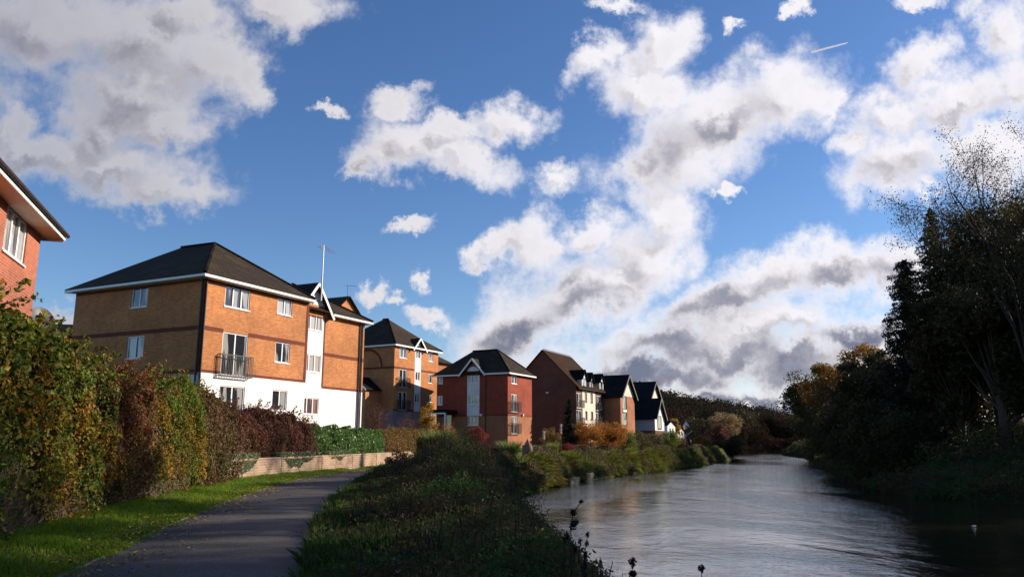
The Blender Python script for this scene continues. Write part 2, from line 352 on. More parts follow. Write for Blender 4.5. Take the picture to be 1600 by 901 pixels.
# ------------------------------------------------------------------ object helpers
def tag(o, label=None, cat=None, group=None, kind=None):
    if label: o['label'] = label
    if cat: o['category'] = cat
    if group: o['group'] = group
    if kind: o['kind'] = kind
    return o
def thing(name, loc, label, cat, group=None):
    o = bpy.data.objects.new(name, None); COL.objects.link(o); o.empty_display_size = .3
    o.location = tuple(float(x) for x in loc)
    return tag(o, label, cat, group)
def root_loc(p):
    while p.parent: p = p.parent
    return np.array(p.location)
def link(name, me, mats, parent=None):
    o = bpy.data.objects.new(name, me); COL.objects.link(o)
    for m in mats: me.materials.append(MATS[m])
    if parent is not None:
        o.parent = parent
    return o
def mesh_np(name, V, F, mats, parent=None, rnd=None, mi=None, smooth=False, origin=None):
    """V (n,3), F (m,k) all faces k-gons"""
    V = np.asarray(V, np.float32)
    if parent is not None: V = V - root_loc(parent).astype(np.float32)
    if origin is not None: V = V - np.asarray(origin, np.float32)
    me = bpy.data.meshes.new(name); F = np.asarray(F, np.int32); m, k = F.shape
    me.vertices.add(len(V)); me.vertices.foreach_set('co', V.ravel())
    me.loops.add(m*k); me.loops.foreach_set('vertex_index', F.ravel())
    me.polygons.add(m); me.polygons.foreach_set('loop_start', np.arange(0, m*k, k, dtype=np.int32))
    if mi is not None: me.polygons.foreach_set('material_index', np.asarray(mi, np.int32))
    me.polygons.foreach_set('use_smooth', np.full(m, smooth))
    me.update(calc_edges=True)
    if rnd is not None:
        a = me.attributes.new('rnd', 'FLOAT', 'POINT'); a.data.foreach_set('value', np.asarray(rnd, np.float32))
    o = link(name, me, mats, parent)
    if origin is not None: o.location = tuple(float(x) for x in origin)
    return o
def leafcloud(P, size, outward=None, ob=.8, aspect=.62, droop=0.0, seed=None):
    """one folded rhombic leaf per point"""
    n = len(P); P = np.asarray(P, float)
    size = np.broadcast_to(np.asarray(size, float), (n,))*rng.uniform(.65, 1.3, n)
    N = rng.normal(size=(n, 3))
    N /= np.linalg.norm(N, axis=1)[:, None]+1e-9
    if outward is not None:
        N = N*(1-ob*.55) + np.asarray(outward)*ob; N /= np.linalg.norm(N, axis=1)[:, None]+1e-9
    A = np.cross(N, rng.normal(size=(n, 3))); A[:, 2] -= droop
    A -= N*np.sum(A*N, 1)[:, None]; A /= np.linalg.norm(A, axis=1)[:, None]+1e-9
    B = np.cross(N, A)
    s = size[:, None]; w = aspect
    v0 = P-A*s*.5; v2 = P+A*s*.5; v1 = P+B*s*w*.5+N*s*.12-A*s*.05; v3 = P-B*s*w*.5+N*s*.12-A*s*.05
    V = np.stack([v0, v1, v2, v3], 1).reshape(-1, 3)
    F = np.arange(4*n).reshape(-1, 4)
    return V, F, np.repeat(rng.random(n), 4)
def blades(P, h, w, lean=.35, dirv=None, bend=.3):
    n = len(P); h = np.broadcast_to(np.asarray(h, float), (n,))*rng.uniform(.5, 1.3, n)
    a = rng.uniform(0, 2*math.pi, n); L = np.stack([np.cos(a), np.sin(a), np.zeros(n)], 1)
    l = rng.uniform(0, lean, n)[:, None]
    off = L*l*h[:, None]
    if dirv is not None: off = off + np.asarray(dirv)*h[:, None]
    side = np.stack([-np.sin(a+rng.normal(0, 1, n)), np.cos(a), np.zeros(n)], 1)*(w*.5)
    up = np.zeros((n, 3)); up[:, 2] = h
    m = P+up*.55+off*.4
    t = P+up*(1-bend*l)+off
    V = np.stack([P-side, P+side, m+side*.8, t, m-side*.8], 1).reshape(-1, 3)
    F = np.arange(5*n).reshape(-1, 5)
    return V, F, np.repeat(rng.random(n), 5)
def tubes(lines, n=5):
    """lines: list of (points (k,3), radii (k,))"""
    VV = []; FF = []; b = 0
    for pts, rad in lines:
        pts = np.asarray(pts, float); k = len(pts); rad = np.broadcast_to(rad, (k,))
        T = np.gradient(pts, axis=0); T /= np.linalg.norm(T, axis=1)[:, None]+1e-9
        ref = np.array((1, 0, 0)) if abs(T[0][0]) < .8 else np.array((0, 1, 0))
        U = np.cross(T, ref); U /= np.linalg.norm(U, axis=1)[:, None]+1e-9; W = np.cross(T, U)
        a = np.linspace(0, 2*math.pi, n, endpoint=False)
        ring = pts[:, None, :] + rad[:, None, None]*(np.cos(a)[None, :, None]*U[:, None, :]+np.sin(a)[None, :, None]*W[:, None, :])
        VV.append(ring.reshape(-1, 3))
        i = np.arange(k-1)[:, None]; j = np.arange(n)[None, :]; j2 = (j+1) % n
        f = np.stack([i*n+j+0*j2, i*n+j2, (i+1)*n+j2, (i+1)*n+j+0*j2], -1).reshape(-1, 4)+b
        FF.append(f); b += k*n
    return np.concatenate(VV), np.concatenate(FF)

class Fr:
    """facade frame: x along (left to right seen from outside), y outward, z up"""
    def __init__(s, o, d):
        s.o = np.array((o[0], o[1], 0.0)); d = np.array((d[0], d[1], 0.0)); s.d = d/np.linalg.norm(d); s.n = np.array((s.d[1], -s.d[0], 0.0))
    def p(s, x, y, z): return s.o + s.d*x + s.n*y + np.array((0, 0, z))
    def sz(s, px, py, off=0.0):
        r = ray(px, py); c = np.array((0, 0, EYE)); o = s.o+s.n*off
        t = np.dot(o-c, s.n)/np.dot(r, s.n); q = c+r*t
        return float(np.dot(q-s.o, s.d)), float(q[2])
    def sub(s, x, y=0): q = s.p(x, y, 0); return Fr(q, s.d)
class MB:
    def __init__(s): s.v = []; s.f = []; s.m = []; s.uv = []
    def face(s, pts, mi=0, uv=None):
        b = len(s.v); s.v += [tuple(map(float, p)) for p in pts]; s.f.append(tuple(range(b, b+len(pts)))); s.m.append(mi)
        s.uv.append(uv if uv is not None else [(0, 0)]*len(pts))
    def fface(s, fr, pts, mi=0, y=0):            # face in the facade plane, (s,z) list
        s.face([fr.p(a, y, z) for a, z in pts], mi, [(a, z) for a, z in pts])
    def box(s, fr, x0, x1, y0, y1, z0, z1, mi=0):
        P = lambda x, y, z: fr.p(x, y, z)
        q = [((x0,y1,z0),(x1,y1,z0),(x1,y1,z1),(x0,y1,z1)), ((x1,y0,z0),(x0,y0,z0),(x0,y0,z1),(x1,y0,z1)),
             ((x1,y1,z0),(x1,y0,z0),(x1,y0,z1),(x1,y1,z1)), ((x0,y0,z0),(x0,y1,z0),(x0,y1,z1),(x0,y0,z1)),
             ((x0,y1,z1),(x1,y1,z1),(x1,y0,z1),(x0,y0,z1)), ((x0,y0,z0),(x1,y0,z0),(x1,y1,z0),(x0,y1,z0))]
        for k, f in enumerate(q):
            uv = [((a[0] if k < 2 or k > 3 else a[1]), (a[2] if k < 4 else a[1])) for a in f]
            s.face([P(*a) for a in f], mi, uv)
    def bar(s, a, b, w, h=None, mi=0, up=(0, 0, 1)):
        a = np.array(a, float); b = np.array(b, float); h = h or w; t = b-a; t /= np.linalg.norm(t)
        u = np.cross(t, up); 
        if np.linalg.norm(u) < 1e-6: u = np.cross(t, (1, 0, 0))
        u /= np.linalg.norm(u); v = np.cross(u, t); u = u*w/2; v = v*h/2
        c = [a-u-v, a+u-v, a+u+v, a-u+v, b-u-v, b+u-v, b+u+v, b-u+v]
        L = float(np.linalg.norm(b-a))
        for f in ((0,1,2,3),(5,4,7,6),(1,5,6,2),(4,0,3,7),(3,2,6,7),(4,5,1,0)):
            s.face([c[i] for i in f], mi, [(0, 0), (L, 0), (L, w), (0, w)])
    def slab(s, pts, th, mi=0, mi_edge=None):     # roof plane with thickness; pts CCW from above, first edge = eave
        pts = [np.array(p, float) for p in pts]; n = np.cross(pts[1]-pts[0], pts[2]-pts[0]); n /= np.linalg.norm(n)
        if n[2] < 0: n = -n
        e = pts[1]-pts[0]; e /= np.linalg.norm(e); f = np.cross(n, e)
        uv = [(float(np.dot(p-pts[0], e)), float(np.dot(p-pts[0], f))) for p in pts]
        top = [p+n*th for p in pts]; s.face(top, mi, uv); s.face(pts[::-1], mi if mi_edge is None else mi_edge, uv[::-1])
        k = len(pts)
        for i in range(k):
            j = (i+1) % k; s.face([pts[i], pts[j], top[j], top[i]], mi, [(0, 0), (1, 0), (1, .1), (0, .1)])
    def build(s, name, mats, parent=None, smooth=False, origin=None):
        if not s.f: return None
        me = bpy.data.meshes.new(name); o0 = np.zeros(3)
        if parent is not None: o0 = root_loc(parent)
        if origin is not None: o0 = np.array(origin, float)
        me.from_pydata([tuple(np.array(v)-o0) for v in s.v], [], s.f)
        uvl = me.uv_layers.new(name='UVMap'); k = 0
        flat = [c for u in s.uv for q in u for c in q]; uvl.data.foreach_set('uv', flat)
        me.polygons.foreach_set('material_index', s.m)
        if smooth: me.polygons.foreach_set('use_smooth', [True]*len(s.f))
        o = link(name, me, mats, parent)
        if origin is not None: o.location = tuple(map(float, origin))
        return o

class Bands(MB):
    """every box becomes a part of its own"""
    def __init__(s, name, mats, parent): super().__init__(); s.a = (name, mats, parent)
    def box(s, *k):
        m = MB(); m.box(*k); m.build(*s.a)
    def build(s, *k): return None

def icecloud():
    m, nt, b = mat('ice_cloud', 1, 0); b.inputs['Base Color'].default_value = (.9, .9, .9, 1)
    tr = nd(nt, 'ShaderNodeBsdfTranslucent'); tr.inputs[0].default_value = (.95, .95, .95, 1); mx = nd(nt, 'ShaderNodeMixShader'); mx.inputs[0].default_value = .55; b = nd(nt, 'ShaderNodeBsdfTransparent')
    nt.links.new(b.outputs[0], mx.inputs[1]); nt.links.new(tr.outputs[0], mx.inputs[2]); nt.links.new(mx.outputs[0], nt.nodes['Material Output'].inputs[0])
icecloud()

# ------------------------------------------------------------------ river, terrain, path
WATER = -1.7
LEFT = np.array([(4.5,-60),(3.6,-10),(3.2,5),(2.6,12),(1.7,20),(.9,28),(.2,36),(-.2,42),(.2,48),(1.0,53),(3,60),(5.4,67),(9.5,77),(14,87),(20,97),(27,112),(33,129),(42,152),(54,196),(69,252),(80,270),(110,282),(150,288),(220,290)], float)
RIGHT = np.array([(40,-60),(38,-10),(36,10),(34,25),(31,35),(27.5,44),(24.5,50),(26.5,58),(30,69),(36,88),(43,109),(51,132),(60,160),(68,195),(77,227),(83,240),(100,252),(140,258),(220,262)], float)
RIVER = np.concatenate([LEFT, RIGHT[::-1]])
def pdist(x, y, poly):
    best = np.full(x.shape, 1e9)
    for (ax, ay), (bx, by) in zip(poly[:-1], poly[1:]):
        dx, dy = bx-ax, by-ay; t = np.clip(((x-ax)*dx+(y-ay)*dy)/(dx*dx+dy*dy), 0, 1)
        best = np.minimum(best, np.hypot(x-ax-t*dx, y-ay-t*dy))
    return best
def inside(x, y, poly):
    c = np.zeros(x.shape, bool); n = len(poly)
    for i in range(n):
        x1, y1 = poly[i]; x2, y2 = poly[(i+1) % n]
        if y1 == y2: continue
        k = ((y1 > y) != (y2 > y)) & (x < (x2-x1)*(y-y1)/(y2-y1)+x1); c ^= k
    return c
HEDGE = np.array([(-6.2,-14),(-6.3,2),(-6.9,9),(-7.3,11.5),(-8.3,15),(-9.3,20),(-9.9,25),(-10.9,29),(-11.4,31.2),(-10.9,36.9),(-9.7,43),(-8.1,54.5),(-6.5,64),(-3,78),(2,95),(10,120),(25,160),(45,230)], float)
def base_h(x, y):
    hx = np.interp(y, HEDGE[:, 1], HEDGE[:, 0]); dl = hx-x               # metres behind the hedge line
    rise = np.interp(y, [-20, 30, 60, 74, 90, 150, 300], [2.5, 2.5, 2.5, 1.3, 1.2, 1.3, 1.3])
    z = rise*sstep(.1, 7.0, dl)
    z = z + np.interp(y, [45, 62, 90, 140, 260], [0, .28, .3, .3, .5])*(1-sstep(0, 6, dl))
    verge = .13*sstep(-1.2, -.2, dl)*(y < 44)*(1-sstep(0, 1, dl))
    return z + verge
def hgt(x, y):
    x = np.atleast_1d(np.asarray(x, float)); y = np.atleast_1d(np.asarray(y, float))
    dL = pdist(x, y, LEFT); dR = pdist(x, y, RIGHT); ins = inside(x, y, RIVER)
    q = np.stack([x, y, 0*x], 1)
    nz = fbm(q, .5, 3)-.5
    bw = np.interp(y, [30, 50, 60], [3.0, 2.2, 1.3])
    zl = WATER-.1 + (base_h(x, y)-WATER+.1)*sstep(-.1, 1, dL/bw)
    hill = 0
    for cx, cy, sx, sy, a in ((60,640,120,140,35),(-160,620,160,160,24),(186,655,38,90,6),(330,820,160,160,8),(-500,700,300,200,30)):
        hill = hill + a*np.exp(-((x-cx)/sx)**2-((y-cy)/sy)**2)*(y > 262)*sstep(262, 420, y)
    zr = WATER-.1 + 1.9*sstep(-.05, 1, dR/2.2) + .20*np.clip(dR-1, 0, 60) + nz*.5*sstep(1, 5, dR)
    right = (dR < dL) & (y < 262)
    z = np.where(right, zr, zl + hill + np.where(y > 262, .008*np.clip(y-300, 0, 300), 0))
    rough = nz*.25*sstep(1.5, 6, dL)*(1-(np.abs(x-np.interp(y, PATHC[:, 1], PATHC[:, 0])) < 2.6)*(y < 60))*(y > 0)
    z = np.where(right, z, z+rough*(y > 60))
    return np.where(ins, WATER-.15-np.minimum(1.5, .5*np.minimum(dL, dR)), z)
PATHC = np.array([(-1.6,-30),(-2.2,0),(-3.85,9.8),(-4.95,14.7),(-6.15,21.4),(-7.2,29),(-7.7,35),(-7.45,41),(-6.5,48),(-5.2,56),(-3.2,64),(3.2,75),(10.7,90),(18,102),(25.5,118),(29.5,129),(38.5,152),(50,196)], float)
def seg_axis(lo, hi, bands):
    out = [lo]
    for a, b, s in bands: out += list(np.arange(a, b, s))
    return np.unique(np.array(out+[hi]))
xs = seg_axis(-3000, 3000, [(-900,-120,60),(-120,-40,8),(-40,-14,1.5),(-14,8,.5),(8,60,1.2),(60,140,4),(140,400,20),(400,2000,200)])
ys = seg_axis(-400, 4000, [(-300,-30,45),(-30,0,4),(0,70,.7),(70,140,1.5),(140,300,4),(300,1000,20),(1000,3000,250)])
X, Y = np.meshgrid(xs, ys); Z = hgt(X.ravel(), Y.ravel())
V = np.stack([X.ravel(), Y.ravel(), Z], 1); nx = len(xs)
i = np.arange(len(ys)-1)[:, None]*nx + np.arange(nx-1)[None, :]
F = np.stack([i, i+1, i+nx+1, i+nx], -1).reshape(-1, 4)
m, nt, b = mat('soil_and_turf', .95, .1)
n1 = objnoise(nt, .6, 6, .65); n2 = objnoise(nt, 7, 5, .7)
c = ramp(nt, n1, [(.3, (.035, .04, .015)), (.5, (.05, .065, .018)), (.65, (.07, .055, .03)), (.8, (.05, .038, .025))])
c = mixc(nt, 1, c, ramp(nt, n2, [(.3, (.6,)*3), (.7, (1.3,)*3)]), 'MULTIPLY'); nt.links.new(c, b.inputs['Base Color']); bump(nt, b, n2, .8, .08)
o = mesh_np('terrain', V, F, ['soil_and_turf'], smooth=True); tag(o, 'grassy ground of both river banks rising to a wooded hill', 'ground', kind='structure')

# water
m, nt, b = mat('river_water', .03, .5)
b.inputs['Base Color'].default_value = (.016, .015, .010, 1); b.inputs['IOR'].default_value = 1.45; b.inputs['Coat Weight'].default_value = .8; b.inputs['Coat Roughness'].default_value = .03; b.inputs['Coat IOR'].default_value = 1.5
tc = nd(nt, 'ShaderNodeTexCoord')
def wn(scale, detail, rough, st, dist=0.):
    mp = nd(nt, 'ShaderNodeMapping'); mp.inputs['Scale'].default_value = st; mp.inputs['Rotation'].default_value = (0, 0, R_(12)); nt.links.new(tc.outputs['Object'], mp.inputs[0])
    n = nd(nt, 'ShaderNodeTexNoise'); n.inputs['Scale'].default_value = scale; n.inputs['Detail'].default_value = detail; n.inputs['Roughness'].default_value = rough; n.inputs['Distortion'].default_value = dist
    nt.links.new(mp.outputs[0], n.inputs['Vector']); return n.outputs[0]
a1 = wn(1.7, 4, .6, (1, 1.2, 1), .4); a2 = wn(6.5, 3, .6, (1, 1.3, 1), .2); a3 = wn(.35, 3, .5, (1, .55, 1), 1.0); a4 = wn(.07, 4, .6, (1, .35, 1), 1.5)
def mm(op, a, b_, c_=None):
    n = nd(nt, 'ShaderNodeMath', operation=op)
    for k, v in enumerate((a, b_, c_)):
        if v is None: continue
        if isinstance(v, bpy.types.NodeSocket): nt.links.new(v, n.inputs[k])
        else: n.inputs[k].default_value = v
    return n.outputs[0]
calm = ramp(nt, a4, [(.40, (.10,)*3), (.60, (1,)*3)])
h = mm('MULTIPLY_ADD', a1, .060, mm('MULTIPLY', a2, .030)); h = mm('MULTIPLY', h, mm('MULTIPLY_ADD', calm, .75, .25)); h = mm('MULTIPLY_ADD', a3, .10, h)
bp = nd(nt, 'ShaderNodeBump'); bp.inputs['Strength'].default_value = .75; bp.inputs['Distance'].default_value = 1.0
nt.links.new(h, bp.inputs['Height']); nt.links.new(bp.outputs[0], b.inputs['Normal']); nt.links.new(bp.outputs[0], b.inputs['Coat Normal'])
rv = [(x, y, 0) for x, y in RIVER]
# water sheet as a grid a little wider than the channel, the banks rise through it
ny = 60; ts = np.linspace(0, 1, ny); yy = np.concatenate([np.linspace(-60, 250, 50)])
lx = np.interp(yy, LEFT[:, 1], LEFT[:, 0])-1.2; rx = np.interp(yy, RIGHT[:, 1], RIGHT[:, 0])+1.2
VV = []; 
for a, bx, y in zip(lx, rx, yy): VV += [(a, y, WATER), (bx, y, WATER)]
FF = [(2*k, 2*k+1, 2*k+3, 2*k+2) for k in range(len(yy)-1)]
k = len(VV); VV += [(230, 250, WATER), (66, 300, WATER), (230, 300, WATER)]
FF += [(k-2, k, k+2, k+1)]
o = mesh_np('river', VV, FF, ['river_water'], smooth=True); tag(o, 'broad murky river with rippled silvery surface', 'river', kind='structure')

# asphalt path
m, nt, b = mat('asphalt', .85, .3)
n1 = objnoise(nt, 38, 4, .75); n2 = objnoise(nt, .7, 6, .7); n3 = objnoise(nt, 4, 5, .6)
c = ramp(nt, n1, [(.3, (.040, .037, .035)), (.52, (.080, .075, .071)), (.66, (.19, .178, .165))])
c = mixc(nt, 1, c, ramp(nt, n2, [(.3, (.6, .58, .57)), (.7, (1.25, 1.2, 1.17))]), 'MULTIPLY')
c = mixc(nt, ramp(nt, n3, [(.60, (0,)*3), (.75, (.45,)*3)]), c, (.10, .085, .06))
nt.links.new(c, b.inputs['Base Color']); bump(nt, b, n1, .35, .01)
def resample(P, step):
    P = np.asarray(P, float); d = np.concatenate([[0], np.cumsum(np.hypot(*(P[1:]-P[:-1]).T))])
    # smooth (Catmull-like) by dense cubic blending
    s = np.arange(0, d[-1], step); out = np.stack([np.interp(s, d, P[:, k]) for k in range(P.shape[1])], 1)
    w = int(3/step) | 1
    if w > 1:
        pad = np.pad(out, ((w//2, w//2), (0, 0)), mode='edge'); ker = np.ones(w)/w
        sm = np.stack([np.convolve(pad[:, k], ker, 'valid') for k in range(P.shape[1])], 1); sm[0] = out[0]; sm[-1] = out[-1]; out = sm
    return out
def normals2(C):
    T = np.gradient(C, axis=0); T /= np.linalg.norm(T, axis=1)[:, None]; return np.stack([T[:, 1], -T[:, 0]], 1)   # to the right
PC = resample(PATHC, .5); PN = normals2(PC)
k = len(PC); W = 1.45 + .06*(rng.random(k)-.5)
offs = [-1, -.5, 0, .5, 1]; VV = []
for c_ in range(k):
    for q in offs:
        e = q*W[c_]; pt = PC[c_]+PN[c_]*e; crown = .03*(1-q*q)
        VV.append((pt[0], pt[1], 0)); 
VV = np.array(VV); zz = hgt(VV[:, 0], VV[:, 1]); zrow = zz.reshape(-1, 5).max(1).repeat(5)
VV[:, 2] = zrow + .035 + np.tile([.0, .02, .03, .02, .0], k)
FF = [(5*a+b_, 5*a+b_+1, 5*a+b_+6, 5*a+b_+5) for a in range(k-1) for b_ in range(4)]
o = mesh_np('riverside_path', VV, FF, ['asphalt'], smooth=True); tag(o, 'dark asphalt riverside path curving along the hedge', 'path', kind='structure')

# path edging boards
for sgn, nm in ((-1, 'left'),):
    e = PC+PN*sgn*(1.47); e = e[(e[:, 1] > 4) & (e[:, 1] < 60)]
    mb = MB()
    for a, bb in zip(e[:-1:3], e[3::3]):
        za, zb = .07, .07; mb.bar((a[0], a[1], za-.07), (bb[0], bb[1], zb-.07), .03, .10)
    tag(mb.build('path_edging', ['grey_timber']), 'thin weathered edging strip between the asphalt and the left grass verge', 'edging', kind='structure')

# ------------------------------------------------------------------ buildings
def wallface(mb, F, L, z0, z1, holes, mfn, reveal=.10, y=0.0, rmi=None, x0=0.0):
    """facade with real openings; holes (s0,s1,z0,z1)"""
    hs = [h for h in holes if h[1] > x0 and h[0] < L]
    S = sorted({x0, L, *[min(max(h[0], x0), L) for h in hs], *[min(max(h[1], x0), L) for h in hs]})
    cuts = sorted({z0, z1, *[h[2] for h in hs], *[h[3] for h in hs], *[c for c in mfn.cuts if z0 < c < z1]})
    for a, b in zip(S[:-1], S[1:]):
        for c, d in zip(cuts[:-1], cuts[1:]):
            if b-a < 1e-5 or d-c < 1e-5: continue
            ms, mz = (a+b)/2, (c+d)/2
            if any(h[0] < ms < h[1] and h[2] < mz < h[3] for h in hs): continue
            mb.fface(F, [(a, c), (b, c), (b, d), (a, d)], mfn(ms, mz), y)
    for h in hs:
        mi = mfn((h[0]+h[1])/2, h[2]-.02); s0, s1, c, d = h; r = y-reveal
        for q in (((s0,y,c),(s1,y,c),(s1,r,c),(s0,r,c)), ((s0,r,d),(s1,r,d),(s1,y,d),(s0,y,d)),
                  ((s0,y,c),(s0,r,c),(s0,r,d),(s0,y,d)), ((s1,r,c),(s1,y,c),(s1,y,d),(s1,r,d))):
            mb.face([F.p(*k) for k in q], mi, [(0, 0), (1, 0), (1, .1), (0, .1)])
class MF:
    def __init__(s, levels, default):   # levels [(ztop, mi)...]
        s.levels = levels; s.default = default; s.cuts = [z for z, _ in levels]
    def __call__(s, x, z):
        for t, m in s.levels:
            if z < t: return m
        return s.default
def window(root, F, h, panes=2, glass='window_glass', y=0.0, recess=.07, fw=.065, sill=True, name='window', frame='white_upvc', transom=None, bars=None):
    s0, s1, z0, z1 = h; mb = MB(); a, b = y-recess-.03, y-recess+.03
    mb.box(F, s0, s1, a, b, z1-fw, z1); mb.box(F, s0, s1, a, b, z0, z0+fw)
    mb.box(F, s0, s0+fw, a, b, z0+fw, z1-fw); mb.box(F, s1-fw, s1, a, b, z0+fw, z1-fw)
    w = (s1-s0)/panes
    for k in range(1, panes): mb.box(F, s0+k*w-fw*.65, s0+k*w+fw*.65, a, b+.004, z0+fw, z1-fw)
    if transom: mb.box(F, s0+fw, s1-fw, a+.002, b+.006, transom-.025, transom+.025)
    fr = mb.build(name, [frame], root)
    g = MB(); g.fface(F, [(s0+fw*.5, z0+fw*.5), (s1-fw*.5, z0+fw*.5), (s1-fw*.5, z1-fw*.5), (s0+fw*.5, z1-fw*.5)], 0, a+.012); g.build('glass', [glass], fr)
    if sill:
        sb = MB(); sb.box(F, s0-.06, s1+.06, y-recess+.03, y+.05, z0-.05, z0-.002); sb.build('sill', [frame], fr)
    return fr
def balcony(root, F, s0, s1, z0, z1, dep=.35, y=0.0, n=None):
    mb = MB(); n = n or max(5, int((s1-s0)/.12))
    for z in (z0, z1): 
        mb.box(F, s0, s1, y+dep-.025, y+dep+.025, z-.025, z+.025)
        for s in (s0, s1): mb.box(F, s-.02, s+.02, y+.01, y+dep-.027, z-.02, z+.02)
    for k in range(n+1):
        s = s0+(s1-s0)*k/n; mb.box(F, s-.012, s+.012, y+dep-.012, y+dep+.012, z0+.03, z1-.03)
    for s in (s0, s1):
        for q in (.12, .24): mb.box(F, s-.012, s+.012, y+dep*q/.36-.01, y+dep*q/.36+.01, z0+.03, z1-.03)
    return mb.build('balcony_rail', ['iron'], root)
def pxrect(F, Z, xl, xr, yt, yb, off=0.0):
    """opening on a facade from the four bearings of its edges"""
    cx, cy = (xl+xr)/2, (yt+yb)/2
    s0 = F.sz(*Z(xl, cy), off)[0]; s1 = F.sz(*Z(xr, cy), off)[0]
    z1 = F.sz(*Z(cx, yt), off)[1]; z0 = F.sz(*Z(cx, yb), off)[1]
    return (min(s0, s1), max(s0, s1), z0, z1)
def downpipe(root, F, s, z0, z1, y=0.0, m='black_pipe'):
    V, Fc = tubes([([F.p(s, y+.07, z0), F.p(s, y+.07, (z0+z1)/2), F.p(s, y+.07, z1)], [.05]*3)], 8); return mesh_np('downpipe', V, Fc, [m], root, smooth=True)
def fascia(mb, a, b, h=.22, w=.04, mi=0):
    mb.bar(a, b, w, h, mi)
def frame_at(P, ang):      # facade going right along ang (clockwise from +Y)
    return Fr(P, (math.sin(ang), math.cos(ang)))
def perp_back(F):          # direction away from the viewer side, perpendicular to F, into the building
    return -F.n
def gutter_line(root, pts, r=.06, m='white_upvc'):
    V, Fc = tubes([(pts, [r]*len(pts))], 6); return mesh_np('gutter', V, Fc, [m], root)

def ridge_cap(root, segs, m='brown_tile', r=.11):
    for a, b in segs:
        V, Fc = tubes([([a, b], [r, r])], 6); mesh_np('ridge_tiles', V, Fc, [m], root)

A1 = R_(25.5)
# ---- block 1: orange apartment block with white ground floor
Z2 = zx(100, 360, 3.756); Z3 = zx(300, 360, 2.8167); Z4 = zx(540, 480, 3.7531); Z5 = zx(800, 520, 3.7556)
c = at_y(321, 430, 42.6); EV = c[2]
FA = frame_at(c, A1)
FL0 = Fr(c, -FA.d[[1, 0]]*np.array((1, -1))*-1)   # provisional
dL = perp_back(FA)[:2]                            # going back-left from the near corner
WL = None
def along(P, d):                                  # helper frame for the left facade: left end = far corner
    return Fr(P, d)
tmp = Fr(c, -dL); sL = tmp.sz(118, 470)[0]; WL = -sL
FL = Fr(c[:2]+dL*WL, -dL)
LA = FA.sz(479, 560)[0]
# B part set back
cb = at_y(568, 500, 1); r = ray(568, 500); kk = (EV-EYE)/r[2]; cb = np.array((0, 0, EYE))+r*kk*0.992
SB = np.dot(c-cb, FA.n); SB = float(SB)
FB = Fr(FA.p(0, -SB, 0), FA.d); LB1 = FB.sz(568, 560)[0]; LB0 = LA
EVB = FB.sz(568, 503)[1]
zb = FA.sz(316, 580)[1]; zb2 = FB.sz(560, 611)[1]; BASE1 = 2.2
print('B1', 'EV', EV, 'WL', WL, 'LA', LA, 'SB', SB, 'LB1', LB1, 'EVB', EVB, 'zb', zb, zb2, 'c', c)
b1 = thing('apartment_block', (c[0], c[1], BASE1), 'orange brick apartment block with white ground floor and tall aerial pole, nearest of the blocks', 'building')
mats = ['white_render', 'orange_brick', 'white_upvc']
mfA = MF([(zb, 0)], 1)
holesA = []; wa = []
for xl, xr, yt, yb, pn, gl in ((146,256,236,344,3,'window_glass'), (377,441,290,372,2,'curtained_glass'), (130,243,452,640,2,'window_glass'), (366,430,492,582,2,'window_glass'),
                               (118,230,684,800,2,'window_glass'), (352,418,702,792,2,'window_glass')):
    h = pxrect(FA, Z3, xl, xr, yt, yb)
    holesA.append(h); wa.append((h, pn, gl))
holesB = []; wb = []
for xl, xr, yt, yb, pn, gl in ((498,573,360,438,3,'curtained_glass'), (489,566,545,622,3,'curtained_glass'), (480,557,735,808,3,'red_curtained_glass')):
    h = pxrect(FB, Z3, xl, xr, yt, yb); holesB.append(h); wb.append((h, pn, gl))
PS0 = FB.sz(*Z3(494, 480))[0]; PS1 = FB.sz(*Z3(579, 480))[0]      # white stair panel
print('holesA', [[round(v, 2) for v in h] for h in holesA]); print('holesB', [[round(v, 2) for v in h] for h in holesB], PS0, PS1)
mb = MB()
wallface(mb, FA, LA, BASE1, EV, holesA, mfA)
holesL = [pxrect(FL, Z2, 398,490,330,450), pxrect(FL, Z2, 370,466,620,750)]
wallface(mb, FL, WL, BASE1, EV, holesL, MF([(FL.sz(300, 585)[1], 0)], 1))
PZ0 = zb2; PZ1 = FB.sz(*Z3(537, 325))[1]
class MFB:
    cuts = [PZ0, PZ1]
    def __call__(s, x, z):
        if z < PZ0: return 0
        if PS0 < x < PS1 and z < PZ1: return 0
        return 1
FBx = FB
hx = holesB + []
# split so that the panel boundary falls on a cell edge
wallface(mb, FB, PS0, BASE1, EVB, [], MF([(PZ0, 0)], 1), x0=LB0-.0)
wallface(mb, FB, PS1, BASE1, EVB, holesB, MFB(), x0=PS0)
wallface(mb, FB, LB1, BASE1, EVB, [], MF([(PZ0, 0)], 1), x0=PS1)
# return wall at the step, end wall and back
mb.face([FA.p(LA, 0, BASE1), FA.p(LA, -SB-1, BASE1), FA.p(LA, -SB-1, EV), FA.p(LA, 0, EV)], 1, [(0, BASE1), (SB, BASE1), (SB, EV), (0, EV)])
mb.face([FB.p(LB1, 0, BASE1), FB.p(LB1, -8, BASE1), FB.p(LB1, -8, EVB), FB.p(LB1, 0, EVB)], 1, [(0, BASE1), (8, BASE1), (8, EVB), (0, EVB)])
mb.face([FA.p(0, -WL, BASE1), FA.p(LA, -WL, BASE1), FA.p(LA, -WL, EV), FA.p(0, -WL, EV)][::-1], 1, [(0, 0), (8, 0), (8, 8), (0, 8)])
